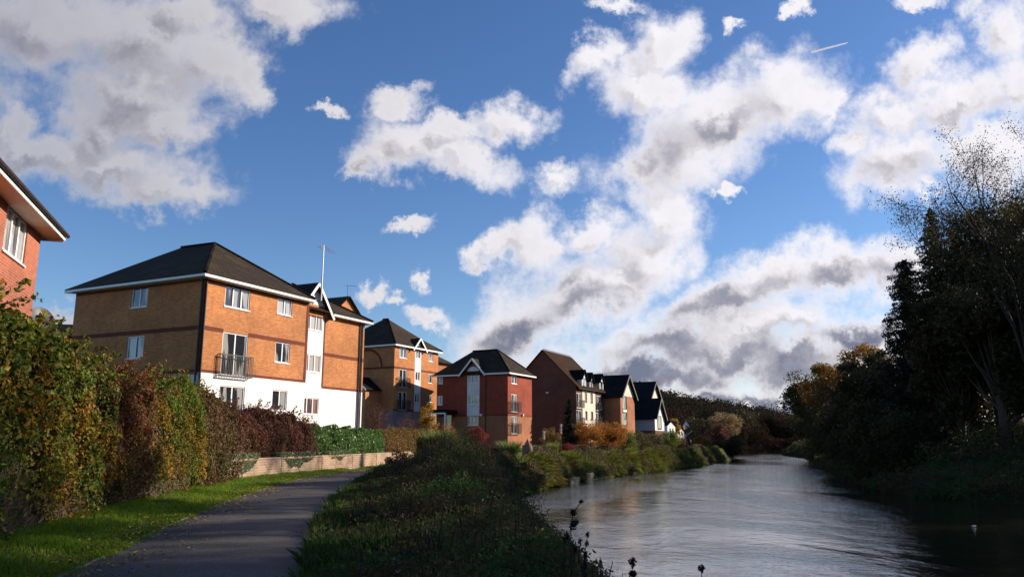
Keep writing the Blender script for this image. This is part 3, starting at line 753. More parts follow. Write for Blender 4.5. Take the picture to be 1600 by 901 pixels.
# gable over the stair panel
gx, gz = FB.sz(*Z3(557, 232), .35); GL, GR = FB.sz(*Z3(520, 276), .35)[0]+.45, FB.sz(*Z3(617, 362), .35)[0]
GL = gx-(GR-gx)
mb.fface(FB, [(GL, EVB-.35), (GR, EVB-.35), (GR-.1, EVB), (gx, gz-.25), (GL+.1, EVB)], 1, .06)
mb.build('wall', mats, b1)
# raised arch head over panel
am = MB(); pc = (PS0+PS1)/2; pr = (PS1-PS0)/2; pts = [(PS0, PZ1-.02), (PS1, PZ1-.02)]+[(pc+pr*math.cos(t), PZ1+pr*.95*math.sin(t)) for t in np.linspace(0.05, math.pi-.05, 14)]
am.face([FB.p(a, .07, z) for a, z in pts], 0)
for (a, z), (a2, z2) in zip(pts[1:-1], pts[2:]):
    am.face([FB.p(a, .0, z), FB.p(a2, .0, z2), FB.p(a2, .07, z2), FB.p(a, .07, z)][::-1], 0)
am.build('arched_panel_head', ['white_render'], b1)
rb = MB()
for (a, z), (a2, z2) in zip(pts[1:-1], pts[2:]): rb.bar(FB.p(a, .075, z), FB.p(a2, .075, z2), .10, .12, up=FB.n)
rb.box(FB, PS0-.12, PS0, 0, .03, PZ0, PZ1-.02); rb.box(FB, PS1, PS1+.12, 0, .03, PZ0, PZ1-.02)
rb.build('brick_arch_trim', ['band_brick'], b1)
# brick bands
zmA = FA.sz(*Z3(62, 428)); zm = zmA[1]
bd = Bands('brick_band', ['band_brick'], b1); bh = .24
doorA = holesA[2]
bd.box(FA, -.012, doorA[0], 0, .014, zm-bh/2, zm+bh/2) if doorA[3] > zm-bh/2 else bd.box(FA, -.012, LA, 0, .014, zm-bh/2, zm+bh/2)
if doorA[3] > zm-bh/2: bd.box(FA, doorA[1], LA, 0, .014, zm-bh/2, zm+bh/2)
for x0, x1 in ((0, doorA[0]), (doorA[1], LA)): bd.box(FA, x0, x1, 0, .012, zb-.04, zb+.12)
bd.box(FL, 0, WL, 0, .013, zm-bh/2, zm+bh/2); bd.box(FL, 0, WL, 0, .013, zb-.04, zb+.12)
zmB = FB.sz(*Z3(600, 547))[1]
bd.box(FB, PS1+.12, LB1, 0, .014, zmB-bh/2, zmB+bh/2); bd.box(FB, PS1+.12, LB1, 0, .012, PZ0-.04, PZ0+.12)
bd.box(FA, LA-.22, LA, 0, .018, zb+.12, EV-.3); bd.box(FA, 0, .14, 0, .010, zb+.12, EV-.3); bd.box(FL, WL-.10, WL, 0, .010, zb+.12, EV-.3)
bd.box(FA, 0, LA, 0, .010, EV-.3, EV-.12); bd.box(FL, 0, WL, 0, .011, EV-.32, EV-.12)
bd.build('brick_band', ['band_brick'], b1)
for h, pn, gl in wa: window(b1, FA, h, pn, gl, transom=None)
for h, pn, gl in wb: window(b1, FB, h, pn, gl)
for h in holesL: window(b1, FL, h, 2)
h = holesA[2]; balcony(b1, FA, h[0]-.22, h[1]+.22, h[2]-.05, h[2]+1.15, .3)
# roof A
OV = .45; S_ = lambda x, y, z: FA.p(x, y, z)
ap = at_z(335, 382.0, EV+3.5); RZ = ap[2]
e0 = S_(-OV, OV, EV-.02); e1 = S_(LA+.05, OV, EV-.02); e2 = S_(LA+.05, -WL-OV, EV-.02); e3 = S_(-OV, -WL-OV, EV-.02)
rr_ = at_z(283.5, 388.5, RZ)
print('apex local', np.dot(ap-c, FA.d), np.dot(ap-c, FA.n), 'rr', np.dot(rr_-c, FA.d), np.dot(rr_-c, FA.n))
rf = MB(); TH = .07
rf.slab([e3, e0, ap, rr_], TH, 0); rf.slab([e0, e1, ap], TH, 0); rf.slab([e1, e2, rr_, ap], TH, 0); rf.slab([e2, e3, rr_], TH, 0)
# roof B : ridge parallel to the facade
DB = WL-SB; xr0 = LA-3.0; rbz = EVB+2.7
f0 = FB.p(LA+.2, OV, EVB-.02); f1 = FB.p(LB1+OV, OV, EVB-.02); f2 = FB.p(LB1+OV, -9.2, EVB-.02); f3 = FB.p(xr0, -9.2, EVB-.02); f00 = FB.p(xr0, OV, EVB-.02)
g0 = FB.p(xr0, -4.4, rbz); g1 = FB.p(LB1-3.4, -4.4, rbz)
rf.slab([f00 if False else f0, f1, g1, FB.p(LA+.2, -4.4, rbz)], TH, 0); rf.slab([f1, f2, g1], TH, 0); rf.slab([f2, f3, g0, g1], TH, 0)
# gable roof over stairs
gA = FB.p(gx, .45, gz); gL = FB.p(GL-.25, .45, EVB-.42); gR = FB.p(GR+.15, .45, EVB-.42)
bk = 4.2
rf.slab([FB.p(GR+.15, .45, EVB-.42), FB.p(GR+.15, -1.6, EVB-.42), FB.p(gx, -bk, gz), gA], TH, 0)
rf.slab([FB.p(GL-.25, -1.6, EVB-.42), gL, gA, FB.p(gx, -bk, gz)], TH, 0)
roof = rf.build('roof', ['brown_tile'], b1)
hip = ridge_cap(roof, [(e0+(0, 0, .08), ap+(0, 0, .08)), (e1+(0, 0, .08), ap+(0, 0, .08)), (ap+(0, 0, .08), rr_+(0, 0, .08)), (f1+(0, 0, .08), g1+(0, 0, .08))])
fb = MB()
def eaveboard(P0, P1, drop=.0):
    fb.bar(P0+np.array((0, 0, -.06-drop)), P1+np.array((0, 0, -.05-drop)), .05, .14)
eaveboard(e0, e1); eaveboard(e3, e0); eaveboard(FB.p(GR+.1, OV, EVB-.02), f1); eaveboard(f1, f2); eaveboard(e2, e1)
fb.bar(gL+(0, 0, -.02), gA+(0, 0, -.04), .05, .19, up=(0, 0, 1)); fb.bar(gA+(0, 0, -.04), gR+(0, 0, -.02), .05, .19)
sf = [e0, e1, FA.p(LA+.05, 0, EV-.02), FA.p(0, 0, EV-.02)]
fb.face([p-(0, 0, .15) for p in sf][::-1], 0); fb.face([p-(0, 0, .15) for p in (e3, e0, FA.p(0, 0, EV-.02), FA.p(0, -WL, EV-.02))][::-1], 0)
fb.face([p-(0, 0, .15) for p in (FB.p(GR, OV, EVB), f1+(0, 0, .02), FB.p(LB1, 0, EVB), FB.p(GR, 0, EVB))][::-1], 0)
fb.build('fascia', ['white_upvc'], b1)
downpipe(b1, FA, .10, BASE1, EV-.1); downpipe(b1, FL, WL-.12, BASE1, EV-.1)
dp = FB.sz(*Z3(733, 560))[0]; downpipe(b1, FB, dp, BASE1, EVB-.1); downpipe(b1, FB, dp+.3, BASE1, EVB-.3); 
# aerial mast on the gable
mx, mz = FB.sz(*Z3(569, 290), .5); tx, tz = FB.sz(*Z3(566, 60), .5)
ms = thing('aerial_pole', FB.p(mx, .5, mz-.3), 'tall pale pole with a rooftop yagi aerial, bracketed to the white gable', 'aerial')
V, Fc = tubes([([FB.p(mx, .5, mz-.3), FB.p(mx, .5, (mz+tz)/2), FB.p(mx, .5, tz)], [.055, .05, .045])], 8); mesh_np('pole', V, Fc, ['steel'], ms, smooth=True)
def yagi(root, P, d, L=1.3, m='steel', n=9, scale=1.0):
    d = np.array(d, float); d /= np.linalg.norm(d); u = np.cross(d, (0, 0, 1)); u /= np.linalg.norm(u)
    ln = [([P, P+d*L], [.018]*2)]
    for k in range(n):
        q = P+d*(L*(k+.6)/n); w = (.34-.02*k)*scale; ln.append(([q-u*w, q+u*w], [.012]*2)); ln.append(([q-np.array((0, 0, w*.35)), q+np.array((0, 0, w*.35))], [.01]*2))
    V, Fc = tubes(ln, 4); return mesh_np('aerial', V, Fc, [m], root)
yagi(ms, FB.p(tx, .5, tz-.12), FA.d*1.0+np.array((0, 0, -.16)), 1.5)
for dz in (.2, .7): V, Fc = tubes([([FB.p(mx, .06, EVB+dz), FB.p(mx, .5, EVB+dz)], [.03]*2)], 5); mesh_np('bracket', V, Fc, ['iron'], ms)
# small dormer-like chimney gable behind, with a thin aerial
q = at_y(542, 482, 66); F9 = frame_at(q, A1); r_ = MB(); zt = at_y(540, 464.5, 66)[2]; zlo = q[2]-2.5; w = 1.35
r_.fface(F9, [(-w, zlo), (w, zlo), (w, q[2]-.1), (0, zt), (-w, q[2]-.1)], 0)
r_.face([F9.p(-w, 0, zlo), F9.p(-w, 0, q[2]), F9.p(-w, -3, q[2]), F9.p(-w, -3, zlo)], 0)
g9 = r_.build('rear_gable', ['orange_brick'], b1)
r_ = MB(); r_.slab([F9.p(-w-.3, -3, q[2]-.35), F9.p(-w-.3, .3, q[2]-.35), F9.p(0, .3, zt+.05), F9.p(0, -3, zt+.05)], .06); r_.slab([F9.p(w+.3, .3, q[2]-.35), F9.p(w+.3, -3, q[2]-.35), F9.p(0, -3, zt+.05), F9.p(0, .3, zt+.05)], .06)
r_.build('roof', ['brown_tile'], g9)
q2 = at_y(543, 462, 66); t2 = at_y(543, 446, 66)
an = thing('thin_aerial', q2-(0, 0, .6), 'thin dark aerial with one long crossbar behind the roof of the orange block', 'aerial')
V, Fc = tubes([([q2-(0, 0, .6), q2, t2], [.02]*3), ([t2-(.15, 0, 0), t2+(.75, 0, -.05)], [.015]*2)], 5); mesh_np('mast', V, Fc, ['iron'], an)

# ---- near house at the left
A0 = math.atan2(-.31, .95)
c0 = at_y(63, 366, 22.0); F0 = Fr((c0[0]+.31*12, c0[1]-.95*12), (-.31, .95)); E0 = c0[2]
h0 = thing('brick_house', (c0[0], c0[1], 2.4), 'red brick house gable end at the far left with white soffit and tiled roof', 'house')
LW = 12.3; LW = F0.sz(64, 372)[0]
ho = pxrect(F0, zx(0, 230, 3.1067), 24, 130, 292, 545); cx_ = 24
s0 = F0.sz(8, 355)[0]; s1 = F0.sz(43, 365)[0]; z1 = F0.sz(30, 333)[1]; z0 = F0.sz(38, 416)[1]; ho = (s0, s1, z0, z1)
print('house0', 'LW', LW, 'E', E0, ho)
mb = MB(); wallface(mb, F0, LW, 1.5, E0+.3, [ho, (1.5, 3.2, z0, z1)], MF([], 0))
mb.face([F0.p(LW, 0, 1.5), F0.p(LW, -8, 1.5), F0.p(LW, -8, E0+.3), F0.p(LW, 0, E0+.3)], 0, [(0, 0), (8, 0), (8, 6), (0, 6)])
gm = F0.p(LW, -4, E0+3.2); mb.face([F0.p(LW, 0, E0+.3), F0.p(LW, -8, E0+.3), gm], 0, [(0, 6), (8, 6), (4, 9)])
mb.build('wall', ['house_brick'], h0)
w = window(h0, F0, ho, 3, 'curtained_glass', fw=.08); window(h0, F0, (1.5, 3.2, z0, z1), 3, 'curtained_glass', fw=.08)
rb = MB(); ov = .55; x1 = LW+.38
rb.slab([F0.p(-4, ov, E0+.12), F0.p(x1, ov, E0+.12), F0.p(x1, -4, E0+3.3), F0.p(-4, -4, E0+3.3)], .10, 0)
rb.slab([F0.p(x1, -8-ov, E0+.12), F0.p(-4, -8-ov, E0+.12), F0.p(-4, -4, E0+3.3), F0.p(x1, -4, E0+3.3)], .10, 0)
rb.build('roof', ['brown_tile'], h0)
sb = MB(); sb.box(F0, -4, x1-.02, 0.0, ov-.03, E0-.03, E0, 0); sb.build('soffit', ['soffit_board'], h0)
sb = MB(); sb.box(F0, -4, x1, ov-.03, ov+.005, E0-.04, E0+.12, 0); sb.box(F0, x1-.03, x1+.003, -.3, ov-.03, E0-.08, E0+.14, 0); sb.build('fascia', ['white_upvc'], h0)
gu = MB(); V, Fc = tubes([([F0.p(-4, ov+.06, E0+.12), F0.p(4, ov+.06, E0+.12), F0.p(x1+.05, ov+.06, E0+.12)], [.06]*3)], 8); mesh_np('gutter', V, Fc, ['black_pipe'], h0)
# satellite dish on the far corner
q = at_y(63, 499, 22.6)
ds = thing('satellite_dish', q, 'dark grey satellite dish showing above the hedge beside the left house', 'satellite dish')
u = np.array((.75, -.35, .45)); u /= np.linalg.norm(u); a_ = np.cross(u, (0, 0, 1)); a_ /= np.linalg.norm(a_); b_ = np.cross(a_, u)
VV = [q]; FF = []
R = 9; K = 20
VV = []
for i in range(R+1):
    rr = .36*i/R
    for k in range(K):
        t = 2*math.pi*k/K; VV.append(q+a_*rr*math.cos(t)+b_*rr*math.sin(t)*1.05+u*(rr*rr*.9))
FF = [(i*K+k, i*K+(k+1) % K, (i+1)*K+(k+1) % K, (i+1)*K+k) for i in range(R) for k in range(K)]
mesh_np('dish', VV, FF, ['dish_grey'], ds, smooth=True)
V, Fc = tubes([([q-b_*.3+u*.1, q-b_*.25+u*.42, q-b_*.18+u*.48], [.02, .02, .045])], 6); mesh_np('arm', V, Fc, ['iron'], ds)
V, Fc = tubes([([q-u*.02, q-u*.25-(0, 0, .25)], [.03]*2)], 6); mesh_np('mount', V, Fc, ['iron'], ds)

# small garage roof glimpsed between the near house and block 1
q = at_y(100, 519, 55); F8 = Fr(q, (1, 0.1)); gr = thing('garage', (q[0], q[1], 2.4), 'low dark roofed garage glimpsed behind the hedge left of the orange block', 'garage')
m_ = MB(); m_.box(F8, -1.5, 3, -4, 0, 2.0, q[2]-.3, 0); m_.build('wall', ['brown_orange_brick'], gr)
m_ = MB(); m_.slab([F8.p(-1.8, .3, q[2]-.4), F8.p(3.3, .3, q[2]-.4), F8.p(3.3, -2, q[2]+.8), F8.p(-1.8, -2, q[2]+.8)], .07); m_.slab([F8.p(3.3, -4.3, q[2]-.4), F8.p(-1.8, -4.3, q[2]-.4), F8.p(-1.8, -2, q[2]+.8), F8.p(3.3, -2, q[2]+.8)], .07); m_.build('roof', ['black_tile'], gr)

# ---- block 2
A2 = R_(28)
c2 = at_y(617, 538, 90); E2 = c2[2]; F2 = frame_at(c2, A2); L2 = F2.sz(684, 600)[0]; W2 = 10.0
dL2 = -F2.n[:2]; FL2 = Fr(c2[:2]+dL2*W2, -dL2)
zb_ = F2.sz(*Z4(300, 603))[1]; B2 = 1.3
b2 = thing('apartment_block', (c2[0], c2[1], B2), 'orange brick block with white stair panel and grey base, partly shaded by the red block', 'building')
print('B2', 'E2', E2, 'L2', L2, 'zb', zb_)
hs = []; data = []
for xl, xr, yt, yb, pn in ((317,360,235,297,2), (312,360,363,468,2), (307,357,495,600,2), (412,440,250,300,2), (408,437,376,430,2), (405,434,505,558,2), (488,513,262,318,1), (485,508,390,445,1), (483,506,512,556,1)):
    h = pxrect(F2, Z4, xl, xr, yt, yb); hs.append(h); data.append((h, pn))
p0, p1 = F2.sz(*Z4(405, 400))[0], F2.sz(*Z4(441, 400))[0]
hs[3:6] = [(p0+.15, p1-.15, h[2], h[3]) for h in hs[3:6]]; data[3:6] = [(h, 2) for h in hs[3:6]]
pz = F2.sz(*Z4(425, 240))[1]
mb = MB(); mf = MF([(zb_, 0)], 1)
wallface(mb, F2, p0, B2, E2, hs, mf)
wallface(mb, F2, p1, B2, E2, hs, MF([(zb_, 0), (pz, 2)], 1), x0=p0)
wallface(mb, F2, L2, B2, E2, hs, mf, x0=p1)
wallface(mb, FL2, W2, B2, E2, [], mf)
mb.face([F2.p(L2, 0, B2), F2.p(L2, -W2, B2), F2.p(L2, -W2, E2), F2.p(L2, 0, E2)], 1, [(0, 0), (9, 0), (9, 9), (0, 9)])
gx2, gz2 = F2.sz(*Z4(437, 182), .3); GR2 = F2.sz(*Z4(470, 246), .3)[0]; hw2 = GR2-gx2
mb.fface(F2, [(gx2-hw2, E2-.2), (gx2+hw2, E2-.2), (gx2, gz2-.2)], 1, .05)
mb.build('wall', ['grey_block', 'orange_brick', 'white_render'], b2)
am = MB(); pc, pr = (p0+p1)/2, (p1-p0)/2
pts = [(p0, pz-.02), (p1, pz-.02)]+[(pc+pr*math.cos(t), pz+pr*.9*math.sin(t)) for t in np.linspace(.1, math.pi-.1, 10)]
am.face([F2.p(a, .08, z) for a, z in pts], 0); am.build('arched_panel_head', ['white_render'], b2)
for h, pn in data: window(b2, F2, h, pn, fw=.08)
for k in (1, 2): h = hs[k]; balcony(b2, F2, h[0]-.3, h[1]+.3, h[2], h[2]+1.1)
bd = Bands('brick_band', ['band_brick'], b2); zb3 = F2.sz(*Z4(300, 352))[1]
bd.box(F2, 0, p0-.05, 0, .014, zb3-.12, zb3+.12); bd.box(F2, p1+.05, L2, 0, .014, zb3-.12, zb3+.12); bd.box(FL2, W2*.55, W2, 0, .014, zb3-.12, zb3+.12)
bd.box(F2, 0, p0-.05, 0, .013, zb_-.05, zb_+.15)
arc = [FL2.sz(*Z4(x, y)) for x, y in ((110, 252), (140, 248), (170, 258), (195, 280), (208, 310), (213, 350))]
ab = MB()
for (a, z), (a2, z2) in zip(arc[:-1], arc[1:]): ab.bar(FL2.p(a, .0, z), FL2.p(a2, .0, z2), .04, .28, up=(0, 0, 1))
ab.build('brick_arch', ['band_brick'], b2)
rf = MB(); ov = .4
def hiproof(rf, F, L, W, E, H, ov, run=None):
    e0, e1, e2, e3 = F.p(-ov, ov, E), F.p(L+ov, ov, E), F.p(L+ov, -W-ov, E), F.p(-ov, -W-ov, E)
    run = run or W/2
    if L > W: a, b = F.p(run, -W/2, E+H), F.p(L-run, -W/2, E+H); rf.slab([e0, e1, b, a], .07); rf.slab([e1, e2, b], .07); rf.slab([e2, e3, a, b], .07); rf.slab([e3, e0, a], .07)
    else: a, b = F.p(L/2, -L/2, E+H), F.p(L/2, -W+L/2, E+H); rf.slab([e0, e1, a], .07); rf.slab([e1, e2, b, a], .07); rf.slab([e2, e3, b], .07); rf.slab([e3, e0, a, b], .07)
    return (e0, e1, e2, e3, a, b)
ap2 = at_y(606, 509.5, 90); H2 = 3.9
Lr = L2
q = hiproof(rf, F2, Lr, W2, E2, H2, ov, 4.0)
rf.slab([F2.p(gx2+hw2+.2, .4, E2-.3), F2.p(gx2+hw2+.2, -1.5, E2-.3), F2.p(gx2, -3.4, gz2), F2.p(gx2, .4, gz2)], .07)
rf.slab([F2.p(gx2-hw2-.2, -1.5, E2-.3), F2.p(gx2-hw2-.2, .4, E2-.3), F2.p(gx2, .4, gz2), F2.p(gx2, -3.4, gz2)], .07)
r2 = rf.build('roof', ['brown_tile'], b2); ridge_cap(r2, [(q[0]+(0,0,.1), q[4]+(0,0,.1)), (q[4]+(0,0,.1), q[5]+(0,0,.1)), (q[5]+(0,0,.1), q[1]+(0,0,.1))])
fb = MB(); fb.bar(q[0]-(0,0,.06), q[1]-(0,0,.06), .06, .18); fb.bar(q[3]-(0,0,.06), q[0]-(0,0,.06), .06, .18)
fb.bar(F2.p(gx2-hw2-.2, .44, E2-.35), F2.p(gx2, .44, gz2-.05), .06, .20); fb.bar(F2.p(gx2, .44, gz2-.05), F2.p(gx2+hw2+.2, .44, E2-.35), .06, .20); fb.build('fascia', ['white_upvc'], b2)
# rear wing roof seen right of the ridge
q = at_y(680, 552, 104); Fq = frame_at(q, A2); 
m_ = MB(); m_.box(Fq, -6, 4, -8, -.1, 1.5, q[2]-1.2, 0); m_.build('rear_wing', ['brown_orange_brick'], b2)
m_ = MB(); hiproof(m_, Fr(Fq.p(-6, 0, 0), Fq.d), 10, 8, q[2]-1.2, 2.6, .4, 3); m_.build('roof', ['brown_tile'], b2)
# entrance porch, left wing
q0, q1 = FL2.sz(*Z4(100, 460)), FL2.sz(*Z4(212, 470)); 
Fp = Fr(FL2.p(q1[0]-3.6, 2.6, 0), FL2.d); zt = Fp.sz(*Z4(130, 400))[1]; ze = Fp.sz(*Z4(165, 468))[1]
pm = MB(); xw = 3.3
pm.box(Fp, 0, xw, -2.6, 0, B2, ze, 0); pm.fface(Fp, [(-.2, ze), (xw+.1, ze), (xw/2, zt)], 1, .03)
po = pm.build('porch', ['orange_brick', 'white_render'], b2)
pm = MB(); pm.slab([Fp.p(xw+.35, .35, ze-.25), Fp.p(xw+.35, -2.6, ze-.25), Fp.p(xw/2, -2.6, zt), Fp.p(xw/2, .35, zt)], .06); pm.slab([Fp.p(-.5, -2.6, ze-.25), Fp.p(-.5, .35, ze-.25), Fp.p(xw/2, .35, zt), Fp.p(xw/2, -2.6, zt)], .06); pm.build('roof', ['black_tile'], po)
pm = MB(); pm.bar(Fp.p(-.5, .4, ze-.3), Fp.p(xw/2, .4, zt-.04), .06, .18); pm.bar(Fp.p(xw/2, .4, zt-.04), Fp.p(xw+.35, .4, ze-.3), .06, .18); pm.build('bargeboard', ['white_upvc'], po)

# ---- block 3 (red)
A3 = R_(27.5)
c3 = at_y(793.5, 582, 88); E3 = c3[2]; F3 = frame_at(c3, A3); L3 = F3.sz(831, 620)[0]; B3 = .9
t3 = Fr(c3, F3.n[:2]); W3 = -t3.sz(682, 640)[0]; FL3 = Fr(c3[:2]-F3.n[:2]*W3, F3.n[:2])
zr = F3.sz(*Z4(960, 632))[1]; print('B3', 'E', E3, 'L', L3, 'W', W3, 'zr', zr)
b3 = thing('apartment_block', (c3[0], c3[1], B3), 'dark red brick block with orange brick ground floor and arched white stair panel', 'building')
hR = [pxrect(F3, Z4, *a) for a in ((973,1006,388,448), (972,1006,508,612), (972,1006,636,740))]
hL = [pxrect(FL3, Z4, *a) for a in ((714,784,392,443), (714,784,514,568), (712,784,638,692), (538,570,397,448), (536,568,517,572))]
s0, s1 = FL3.sz(*Z4(713, 500))[0], FL3.sz(*Z4(785, 500))[0]; pz = FL3.sz(*Z4(748, 386))[1]
hL[:3] = [(s0+.1, s1-.1, h[2], h[3]) for h in hL[:3]]
mb = MB(); mf = MF([(zr, 0)], 1)
wallface(mb, F3, L3, B3, E3, hR, mf)
wallface(mb, FL3, s0, B3, E3, hL, mf); wallface(mb, FL3, s1, B3, E3, hL, MF([(zr, 0), (pz, 2)], 1), x0=s0); wallface(mb, FL3, W3, B3, E3, hL, mf, x0=s1)
mb.face([F3.p(L3, 0, B3), F3.p(L3, -W3, B3), F3.p(L3, -W3, E3), F3.p(L3, 0, E3)], 1, [(0, 0), (9, 0), (9, 9), (0, 9)])
gx3, gz3 = FL3.sz(*Z4(743, 300), .3); GR3 = FL3.sz(*Z4(812, 378), .3)[0]; hw3 = GR3-gx3
mb.fface(FL3, [(gx3-hw3, E3-.1), (gx3+hw3, E3-.1), (gx3, gz3-.2)], 1, .05)
mb.build('wall', ['brown_orange_brick', 'red_brick', 'white_render'], b3)
am = MB(); pc, pr = (s0+s1)/2, (s1-s0)/2; pts = [(s0, pz-.02), (s1, pz-.02)]+[(pc+pr*math.cos(t), pz+pr*.95*math.sin(t)) for t in np.linspace(.1, math.pi-.1, 12)]
am.face([FL3.p(a, .08, z) for a, z in pts], 0); am.build('arched_panel_head', ['white_render'], b3)
for k, h in enumerate(hL): window(b3, FL3, h, 3 if k < 3 else 2, 'red_curtained_glass' if k == 0 else 'window_glass', fw=.08)
for k, h in enumerate(hR):
    window(b3, F3, h, 2, fw=.09)
    if k: balcony(b3, F3, h[0]-.5, h[1]+.5, h[2], h[2]+1.15)
bd = Bands('brick_band', ['band_brick'], b3); bd.box(FL3, 0, s0-.02, 0, .013, zr-.05, zr+.15); bd.box(FL3, s1+.02, W3, 0, .013, zr-.05, zr+.15); bd.box(F3, 0, L3, 0, .013, zr-.05, zr+.12)
bd.build('brick_band', ['band_brick'], b3)
rf = MB(); q = hiproof(rf, F3, L3, W3, E3, 3.0, .4)
rf.slab([FL3.p(gx3+hw3+.2, .4, E3-.15), FL3.p(gx3+hw3+.2, -1.5, E3-.15), FL3.p(gx3, -3.6, gz3), FL3.p(gx3, .4, gz3)], .07)
rf.slab([FL3.p(gx3-hw3-.2, -1.5, E3-.15), FL3.p(gx3-hw3-.2, .4, E3-.15), FL3.p(gx3, .4, gz3), FL3.p(gx3, -3.6, gz3)], .07)
r3 = rf.build('roof', ['brown_tile'], b3); ridge_cap(r3, [(q[0]+(0,0,.1), q[4]+(0,0,.1)), (q[1]+(0,0,.1), q[4]+(0,0,.1)), (q[4]+(0,0,.1), q[5]+(0,0,.1))])
fb = MB(); fb.bar(q[0]-(0,0,.06), q[1]-(0,0,.06), .06, .17)
fb.bar(q[3]-(0,0,.06), FL3.p(gx3-hw3, .4, E3-.06), .06, .17); fb.bar(FL3.p(gx3+hw3, .4, E3-.06), q[0]-(0,0,.06), .06, .17)
fb.bar(FL3.p(gx3-hw3-.2, .44, E3-.2), FL3.p(gx3, .44, gz3-.05), .06, .19); fb.bar(FL3.p(gx3, .44, gz3-.05), FL3.p(gx3+hw3+.2, .44, E3-.2), .06, .19); fb.build('fascia', ['white_upvc'], b3)
downpipe(b3, FL3, FL3.sz(*Z4(822, 560))[0], B3, E3-.1)
for (x, y) in ((798, 630),): 
    s, z = FL3.sz(*Z4(x, y)); m_ = MB(); m_.box(FL3, s-.12, s+.12, .0, .25, z-.12, z+.12); m_.build('wall_lamp', ['white_upvc'], b3)
s, z = F3.sz(*Z4(1035, 631)); m_ = MB(); m_.box(F3, s-.12, s+.12, 0, .2, z-.12, z+.12); m_.build('wall_lamp', ['white_upvc'], b3)
# entrance lobby with flat canopy
s, z = FL3.sz(*Z4(560, 612)); s2 = FL3.sz(*Z4(655, 612))[0]
m_ = MB(); m_.box(FL3, s, s2, 0.0, 2.6, z-.25, z+.15); po = m_.build('canopy', ['black_tile'], b3)
m_ = MB(); m_.box(FL3, s, s2, 2.61, 2.67, z-.35, z-.2); m_.box(FL3, s2-.15, s2, 2.4, 2.6, B3, z-.25); m_.box(FL3, s, s+.15, 2.4, 2.6, B3, z-.25); m_.build('canopy_frame', ['white_upvc'], b3)
m_ = MB(); m_.fface(FL3, [(s+.8, B3), (s2-.8, B3), (s2-.8, z-.4), (s+.8, z-.4)], 0, .03); m_.build('door', ['window_glass'], b3)

# ---- block 4: tall gabled block with dormers
A4 = R_(26)
c4 = at_y(900, 601, 120); E4 = c4[2]; F4 = frame_at(c4, A4); L4 = F4.sz(941, 640)[0]; B4 = .9
t4 = Fr(c4, F4.n[:2]); ax, az = t4.sz(848, 547); W4 = -2*ax; FL4 = Fr(c4[:2]-F4.n[:2]*W4, F4.n[:2]); xm = W4/2
print('B4', E4, L4, W4, az)
b4 = thing('apartment_block', (c4[0], c4[1], B4), 'tall steep gabled brown brick block with small dormers and cream river front', 'building')
pA, pB, pC = [F4.sz(*Z5(x, 420))[0] for x in (414, 490, 530)]
wins = [((427,440,350,405),1), ((461,474,355,410),1), ((430,443,458,508),1), ((464,477,460,510),1)]
bays = [((379,408,352,440),2), ((377,410,452,542),2), ((494,520,368,455),2), ((494,520,468,540),2)]
hw = [pxrect(F4, Z5, *a) for a, _ in wins]; hb = [pxrect(F4, Z5, *a) for a, _ in bays]
mb = MB()
wallface(mb, F4, pA, B4, E4, hb, MF([], 0)); wallface(mb, F4, pB, B4, E4, hw, MF([(B4+.6, 0)], 1), x0=pA, y=0.0); wallface(mb, F4, L4, B4, E4, hb, MF([], 0), x0=pB)
wallface(mb, FL4, W4, B4, E4, [], MF([], 0)); mb.fface(FL4, [(0, E4), (W4, E4), (xm, az)], 0)
mb.face([F4.p(L4, 0, B4), F4.p(L4, -W4, B4), F4.p(L4, -W4, E4), F4.p(L4, -xm, az), F4.p(L4, 0, E4)], 0, [(0, 0), (9, 0), (9, 9), (4, 12), (0, 9)])
mb.build('wall', ['dark_red_brick', 'cream_render'], b4)
for h in hw: window(b4, F4, h, 1, fw=.09, frame='iron')
for h in hb:
    window(b4, F4, h, 2, fw=.09); balcony(b4, F4, h[0]-.05, h[1]+.05, h[2]+.1, h[2]+1.2, .5)
rf = MB(); ov = .5
rp = lambda x, y, z: F4.p(x, y, z)
sl = (az-E4)/xm
rf.slab([rp(-.3, ov, E4-ov*sl), rp(L4+.3, ov, E4-ov*sl), rp(L4+.3, -xm, az), rp(-.3, -xm, az)], .10); rf.slab([rp(L4+.3, -W4-ov, E4-ov*sl), rp(-.3, -W4-ov, E4-ov*sl), rp(-.3, -xm, az), rp(L4+.3, -xm, az)], .10)
rb4 = rf.build('roof', ['rust_tile'], b4)
fn = []
for k in range(26):
    s = L4*(k+.5)/26; fn.append(([rp(s, -xm, az+.1), rp(s, -xm, az+.35)], [.05, .03]))
V, Fc = tubes(fn, 4); mesh_np('ridge_finials', V, Fc, ['rust_tile'], rb4)
